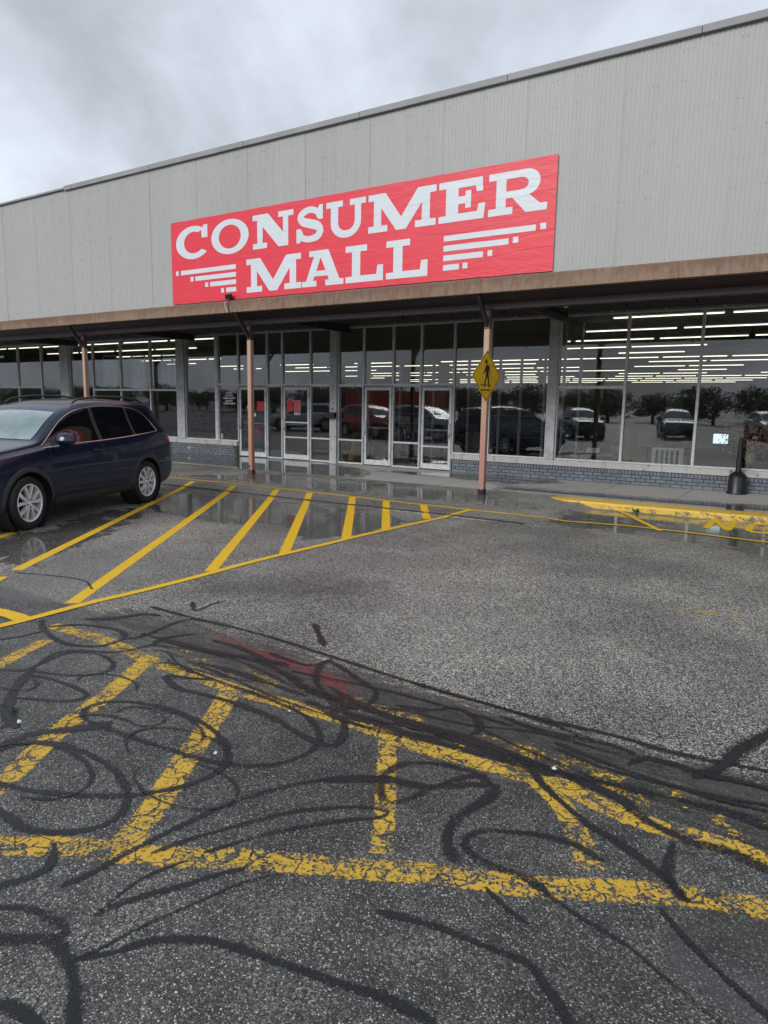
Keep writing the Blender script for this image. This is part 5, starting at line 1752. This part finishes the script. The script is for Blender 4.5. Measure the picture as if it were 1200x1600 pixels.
def make_cart(loc, rz, label):
    rt_ = empty('shopping_cart', loc, rz)
    tag(rt_, label, 'shopping cart', 'shopping carts behind the doors')
    bk = MB()
    for k in range(7):
        t = k / 6
        z = .42 + .55 * t
        w0, l0 = .20 + .06 * t, .36 + .10 * t
        bk.tube([(-l0, -w0, z), (l0 * .9, -w0 * .8, z), (l0 * .9, w0 * .8, z), (-l0, w0, z), (-l0, -w0, z)], .004, 4)
    for k in range(9):
        t = -1 + 2 * k / 8
        for s in (-1, 1):
            bk.tube([(t * .36, s * .19, .42), (t * .46, s * .245, .97)], .0035, 4)
        bk.tube([(-.36, t * .20, .42), (-.46, t * .26, .97)], .0035, 4)
        bk.tube([(.33, t * .16, .42), (.41, t * .2, .97)], .0035, 4)
    bk.build('basket', MAT['wire'], rt_)
    fr = MB()
    for s in (-1, 1):
        fr.tube([(-.52, s * .25, 1.02), (-.42, s * .24, .70), (-.34, s * .23, .36), (-.40, s * .25, .14), (.42, s * .2, .14)], .012, 6)
    fr.build('frame', MAT['wire'], rt_, smooth_=True)
    MB().tube([(-.54, -.26, 1.02), (-.54, .26, 1.02)], .016, 8).build('handle', MAT['black'], rt_)
    for (x, y) in ((-.36, .25), (-.36, -.25), (.38, .2), (.38, -.2)):
        MB().lathe([(.001, -.014), (.06, -.014), (.06, .014), (.001, .014)], 14, (x, y, .06), 'y').build('wheel', MAT['black'], rt_)
    return rt_


make_cart((-9.72, 16.75, .14), R(75), 'wire shopping cart behind the glass between the two right hand doors')
make_cart((-8.80, 16.8, .14), R(95), 'wire shopping cart behind the rightmost glass door')
make_cart((-7.65, 16.85, .14), R(100), 'wire shopping cart behind the window right of the doors')
wf = empty('wet_floor_sign', (-11.72, 16.95, .14), R(-20))
tag(wf, 'yellow folding wet floor sign behind glass right of the letter box column', 'floor sign')
MAT['wf'] = simple('yellow_plastic', (0.62, 0.42, 0.02), 0.45)
for s in (-1, 1):
    MB().add([(-.15, s * .16, 0), (.15, s * .16, 0), (.10, s * .02, .62), (-.10, s * .02, .62), (-.15, s * .145, 0), (.15, s * .145, 0), (.10, s * .005, .62), (-.10, s * .005, .62)], [(0, 1, 2, 3), (4, 7, 6, 5), (0, 4, 5, 1), (1, 5, 6, 2), (2, 6, 7, 3), (3, 7, 4, 0)]).build('panel', MAT['wf'], wf)
ch = empty('folding_chair', (-11.2, 17.4, .14), R(30))
tag(ch, 'black chair with metal legs behind the third glass door', 'chair')
MB().box(-.2, .2, -.2, .2, .44, .48).build('seat', MAT['black'], ch, bevel=.01)
MB().box(-.2, .2, .18, .21, .60, .92).build('backrest', MAT['black'], ch, bevel=.01)
for (x, y, t) in ((-.18, -.18, .46), (.18, -.18, .46), (-.18, .19, .9), (.18, .19, .9)):
    MB().tube([(x, y * 1.15, 0), (x, y, t)], .012, 6).build('leg', MAT['wire'], ch)
bn_ = empty('litter_bin', (-15.22, 16.72, .14))
tag(bn_, 'tapered blue grey bin with red lid behind the leftmost glass door', 'bin')
MB().lathe([(.001, 0), (.13, 0), (.20, .62), (.205, .62)], 20).build('bin_body', simple('blue_grey_plastic', (0.20, 0.27, 0.34), 0.5), bn_, smooth_=True)
MB().lathe([(.215, .60), (.235, .66), (.22, .80), (.14, .90), (.001, .93)], 20).build('lid', simple('red_plastic', (0.42, 0.02, 0.025), 0.4), bn_, smooth_=True)
# leaded glass panels standing in the left windows
for q, (x0, x1) in enumerate(((-22.35, -21.60), (-20.80, -20.07), (-19.24, -18.48))):
    gp = empty('leaded_panel', ((x0 + x1) / 2, 16.235, 2.22))
    tag(gp, ('leftmost', 'middle', 'rightmost')[q] + ' of three white framed leaded glass panels in the left windows', 'glass panel', 'leaded panels in the window')
    hw, hh = (x1 - x0) / 2, 1.15
    fr = MB()
    fr.box(-hw, -hw + .05, -.02, .02, 0, hh).box(hw - .05, hw, -.02, .02, 0, hh).box(-hw + .05, hw - .05, -.019, .019, 0, .05).box(-hw + .05, hw - .05, -.019, .019, hh - .05, hh)
    fr.build('frame', MAT['white'], gp)
    MB().box(-hw + .05, hw - .05, -.003, .003, .05, hh - .05).build('pane', MAT['glass'], gp)
    cm_ = MB()
    for u in (-.22, -.11, .11, .22):
        cm_.box(u - .006, u + .006, -.008, -.0035, .055, hh - .055)
    for v in (.35, .8):
        cm_.box(-hw + .055, hw - .055, -.0095, -.0082, v, v + .012)
    cm_.tube([(.2 * math.cos(R(a)), -.013, .58 + .3 * math.sin(R(a))) for a in range(0, 361, 20)], .006, 4, cap=False)
    cm_.build('leading', MAT['alu_dark'], gp)
    # hung from the ceiling
    for u in (-hw + .1, hw - .1):
        MB().tube([(u, 0, hh), (u, 0, 1.82)], .004, 4).build('hanger', MAT['black'], gp)
# right window: flowers, screen, furniture
fp = empty('flower_vase', (-1.33, 16.72, .14))
tag(fp, 'vase of pink blossom on a stand behind the ash receptacle', 'vase')
MB().lathe([(.001, 0), (.17, 0), (.15, .05), (.05, .1), (.05, .48), (.16, .52), (.001, .53)], 18).build('stand', MAT['black'], fp, smooth_=True)
MB().lathe([(.001, .53), (.07, .53), (.12, .63), (.10, .72), (.13, .76)], 18).build('vase', simple('cream_vase', (0.5, 0.46, 0.28), 0.3), fp, smooth_=True)
fb_, lf_ = MB(), MB()
rf_ = np.random.default_rng(5)
for q in range(520):
    d = rf_.normal(size=3) * [.26, .2, .16] + [0, 0, 1.02]
    u = rf_.normal(size=3)
    u /= np.linalg.norm(u)
    v = np.cross(u, rf_.normal(size=3))
    v /= np.linalg.norm(v)
    s_ = rf_.uniform(.018, .04)
    (fb_ if q % 4 else lf_).add([d - u * s_, d + v * s_, d + u * s_, d - v * s_], [(0, 1, 2, 3)])
fb_.build('blossom', simple('pink_petals', (0.62, 0.22, 0.19), 0.6, 0, 0.4, 20), fp, fix=False)
lf_.build('leaves', leaf_m, fp, fix=False)
MB().tube([(0, 0, .7), (.02, 0, .85), (.05, .03, 1.0)], .01, 5).build('stem', MAT['bark'], fp)
tv = empty('television', (-2.2, 19.0, .14))
tag(tv, 'small lit screen on a dark stand deep in the right window', 'television')
MB().box(-.5, .5, -.2, .2, 0, .72).build('stand', MAT['black'], tv, bevel=.01)
MB().box(-.19, .19, -.03, .03, .80, 1.09).build('casing', MAT['black'], tv, bevel=.006)
MB().box(-.03, .03, -.02, .02, .72, .80).build('foot', MAT['black'], tv)
MB().add([(-.165, -.032, .83), (.165, -.032, .83), (.165, -.032, 1.065), (-.165, -.032, 1.065)], [(0, 1, 2, 3)]).build('screen', emit_mat('lit_screen', (0.75, 0.95, 1.0), 1.3), tv)
pm, pnt, pb = new_mat('teal_mottled_column')
setin(pnt, pb, col=ramp(pnt, noise(pnt, worldco(pnt), 16, 5, .7), [(.35, (.10, .16, .16)), (.5, (.25, .33, .32)), (.65, (.45, .52, .50))]), rough=.6)
dc = MB().box(-.225, .225, -.2, .2, 0, 2.1).build('display_column', pm, None, bevel=.02, loc=(-4.2, 24.0, .14))
tag(dc, 'pale teal mottled column standing deep inside the right window', 'column')
MAT['wood'] = simple('brown_wood', (0.16, 0.085, 0.04), 0.45, 0, 0.3, 4)
MAT['beige'] = simple('beige_board', (0.30, 0.25, 0.17), 0.6, 0, 0.1)


def table(name, label, loc, rz, w, d, h, mat):
    t = empty(name, loc, rz)
    tag(t, label, 'table')
    MB().box(-w, w, -d, d, h - .05, h).build('tabletop', mat, t, bevel=.008)
    for sx_ in (-1, 1):
        for sy_ in (-1, 1):
            MB().box(sx_ * (w - .05) - .025, sx_ * (w - .05) + .025, sy_ * (d - .05) - .025, sy_ * (d - .05) + .025, 0, h - .05).build('leg', mat, t)
    return t


table('side_table', 'low brown table behind the left end of the wide right window', (-4.7, 17.3, .14), 0, .45, .3, .55, MAT['wood'])
table('dining_table', 'dark table behind the middle pane of the wide right window', (-3.1, 18.3, .14), .2, .7, .4, .74, MAT['black'])
bx_ = MB().box(-.3, .3, -.2, .2, 0, .36).build('cardboard_box', MAT['beige'], None, bevel=.01, loc=(-3.65, 18.0, .885), rot=(0, 0, .2))
tag(bx_, 'plain beige box on the dark table in the right window', 'box')
b2_ = MB().box(-.16, .16, -.12, .12, 0, .12).build('white_box', MAT['white'], None, bevel=.01, loc=(-4.85, 17.3, .692), rot=(0, 0, .3))
tag(b2_, 'small white box on the low brown table in the right window', 'box')
rk = empty('wire_rack', (-3.05, 17.0, .14))
tag(rk, 'low white slatted rack against the glass of the middle right pane', 'rack')
for q in range(6):
    MB().box(-.3 + q * .11, -.26 + q * .11, -.015, .015, .30, .72).build('slat', MAT['white'], rk)
MB().box(-.34, .34, -.02, .02, .72, .77).build('top_rail', MAT['white'], rk)
for u in (-.32, .32):
    MB().box(u - .02, u + .02, -.018, .018, 0, .719).build('leg', MAT['white'], rk)
ac = empty('armchair', (-4.95, 18.9, .14), R(200))
tag(ac, 'dark upholstered armchair in the left pane of the wide right window', 'armchair')
MAT['uph'] = simple('grey_upholstery', (0.07, 0.065, 0.07), 0.9, 0, 0.3, 12)
MB().box(-.36, .36, -.35, .35, .12, .44).build('seat', MAT['uph'], ac, bevel=.05)
MB().box(-.38, .38, .30, .46, .13, .98).build('backrest', MAT['uph'], ac, bevel=.05)
for u in (-1, 1):
    MB().box(u * .45 - .08, u * .45 + .08, -.36, .40, .13, .63).build('armrest', MAT['uph'], ac, bevel=.04)
cb = empty('cabinet', (-0.55, 18.2, .14), R(-4))
tag(cb, 'brown wooden cabinet behind the pink blossom in the right window', 'cabinet')
MB().box(-.6, .6, -.22, .22, .06, 1.35).build('carcass', MAT['wood'], cb, bevel=.01)
for u in (-1, 1):
    dr_ = MB().box(u * .295 - .28, u * .295 + .28, -.245, -.222, .12, 1.28).build('door', MAT['wood'], cb, bevel=.006)
    MB().tube([(u * .06, -.25, .68), (u * .06, -.265, .70), (u * .06, -.25, .80)], .008, 6).build('handle', MAT['alu'], dr_)
st0 = empty('bar_stool', (-2.75, 17.35, .14))
tag(st0, 'thin legged stool beside the slatted rack in the right window', 'stool')
MB().lathe([(.001, .60), (.17, .60), (.18, .63), (.17, .66), (.001, .665)], 20).build('seat', MAT['wood'], st0, smooth_=True)
for q in range(4):
    a = R(45 + 90 * q)
    MB().tube([(.19 * math.cos(a), .19 * math.sin(a), 0), (.13 * math.cos(a), .13 * math.sin(a), .60)], .013, 6).build('leg', MAT['wood'], st0)
for q, (u, v, w_, h_, lab) in enumerate(((-4.35, 17.9, .28, .42, 'lower brown carton of the pile in the left pane of the right window'), (-4.33, 17.92, .24, .30, 'upper brown carton of the pile in the left pane of the right window'))):
    o = MB().box(-w_, w_, -w_ * .8, w_ * .8, 0, h_).build('carton', MAT['beige'], None, bevel=.006, loc=(u, v, .142 + (.422 if q else 0)), rot=(0, 0, .1 + .3 * q))
    tag(o, lab, 'box')
# shelving deep in the shop
MAT['stock'] = simple('shelf_stock', (0.12, 0.10, 0.10), 0.7, 0, 0.8, 3)
for q, (xx, yy) in enumerate(((-27.5, 21), (-22, 22), (-13.5, 25), (-9.0, 25), (-1.5, 27), (3.5, 24))):
    sh = empty('shelf_unit', (xx, yy, .14))
    tag(sh, 'dim goods shelf inside the shop ' + ('far left window', 'behind the leaded panels', 'behind the left doors', 'behind the right doors', 'behind the patterned column', 'at the right edge')[q], 'shelf', 'shop shelving')
    MB().box(-1.8, 1.8, -.02, .02, 0, 1.5).build('back_panel', MAT['wall_in'], sh)
    for z in (.1, .5, .9, 1.3):
        MB().box(-1.8, 1.8, -.42, -.021, z, z + .03).build('shelf_board', MAT['fixture'], sh)
        st_ = MB()
        u = -1.75
        while u < 1.6:
            w_ = rt.uniform(.1, .3)
            st_.box(u, u + w_, -.38, -.05, z + .031, z + .03 + rt.uniform(.12, .3))
            u += w_ + .03
        tag(st_.build('shelf_goods', MAT['stock'], sh), kind='stuff')

# ------------------------------------------------------------------ small things on the ground
MAT['weed'] = simple('weed_green', (0.05, 0.11, 0.025), 0.6, 0, 0.4, 40)
for (x, y, s_, lab) in ((-2.66, 12.44, .05, 'tiny green weed at the foot of the yellow kerb'), (-3.81, 2.08, .018, 'tiny weed in a tar filled crack at the left edge')):
    wd = MB()
    for q in range(26):
        a = rt.uniform(0, 6.28)
        l_ = s_ * rt.uniform(.6, 1.4)
        wv = Vector((math.cos(a), math.sin(a), rt.uniform(.5, 1.3))) * l_
        sd_ = Vector((-math.sin(a), math.cos(a), 0)) * l_ * .22
        c0 = Vector((rt.uniform(-1, 1) * s_, rt.uniform(-.4, .4) * s_, .006))
        wd.add([c0, c0 + wv * .5 + sd_, c0 + wv, c0 + wv * .5 - sd_], [(0, 1, 2, 3)])
    o = wd.build('weed', MAT['weed'], None, fix=False, loc=(x, y, 0))
    tag(o, lab, 'weed')
for (x, y, s_, lab) in ((-3.61, 1.99, .015, 'pale pebble beside the tar seam at the left edge'), (-2.47, 2.35, .011, 'small white scrap right of the long worn stripe'), (-2.48, 2.94, .009, 'white speck just below the worn yellow line'), (-0.98, 3.17, .013, 'white scrap at the tip of the worn triangle stripe')):
    pb_ = MB()
    pb_.v = [tuple(Vector((math.cos(a) * math.cos(e), math.sin(a) * math.cos(e), .6 * math.sin(e) + .55)) * s_ * rt.uniform(.75, 1.2)) for e in (-.9, 0, .9) for a in np.arange(0, 6.2, 1.05)]
    pb_.f = [(r_ * 6 + k, r_ * 6 + (k + 1) % 6, r_ * 6 + 6 + (k + 1) % 6, r_ * 6 + 6 + k) for r_ in (0, 1) for k in range(6)] + [tuple(range(5, -1, -1)), tuple(range(12, 18))]
    o = pb_.build('pebble', MAT['white'], None, loc=(x, y, .012))
    tag(o, lab, 'litter')
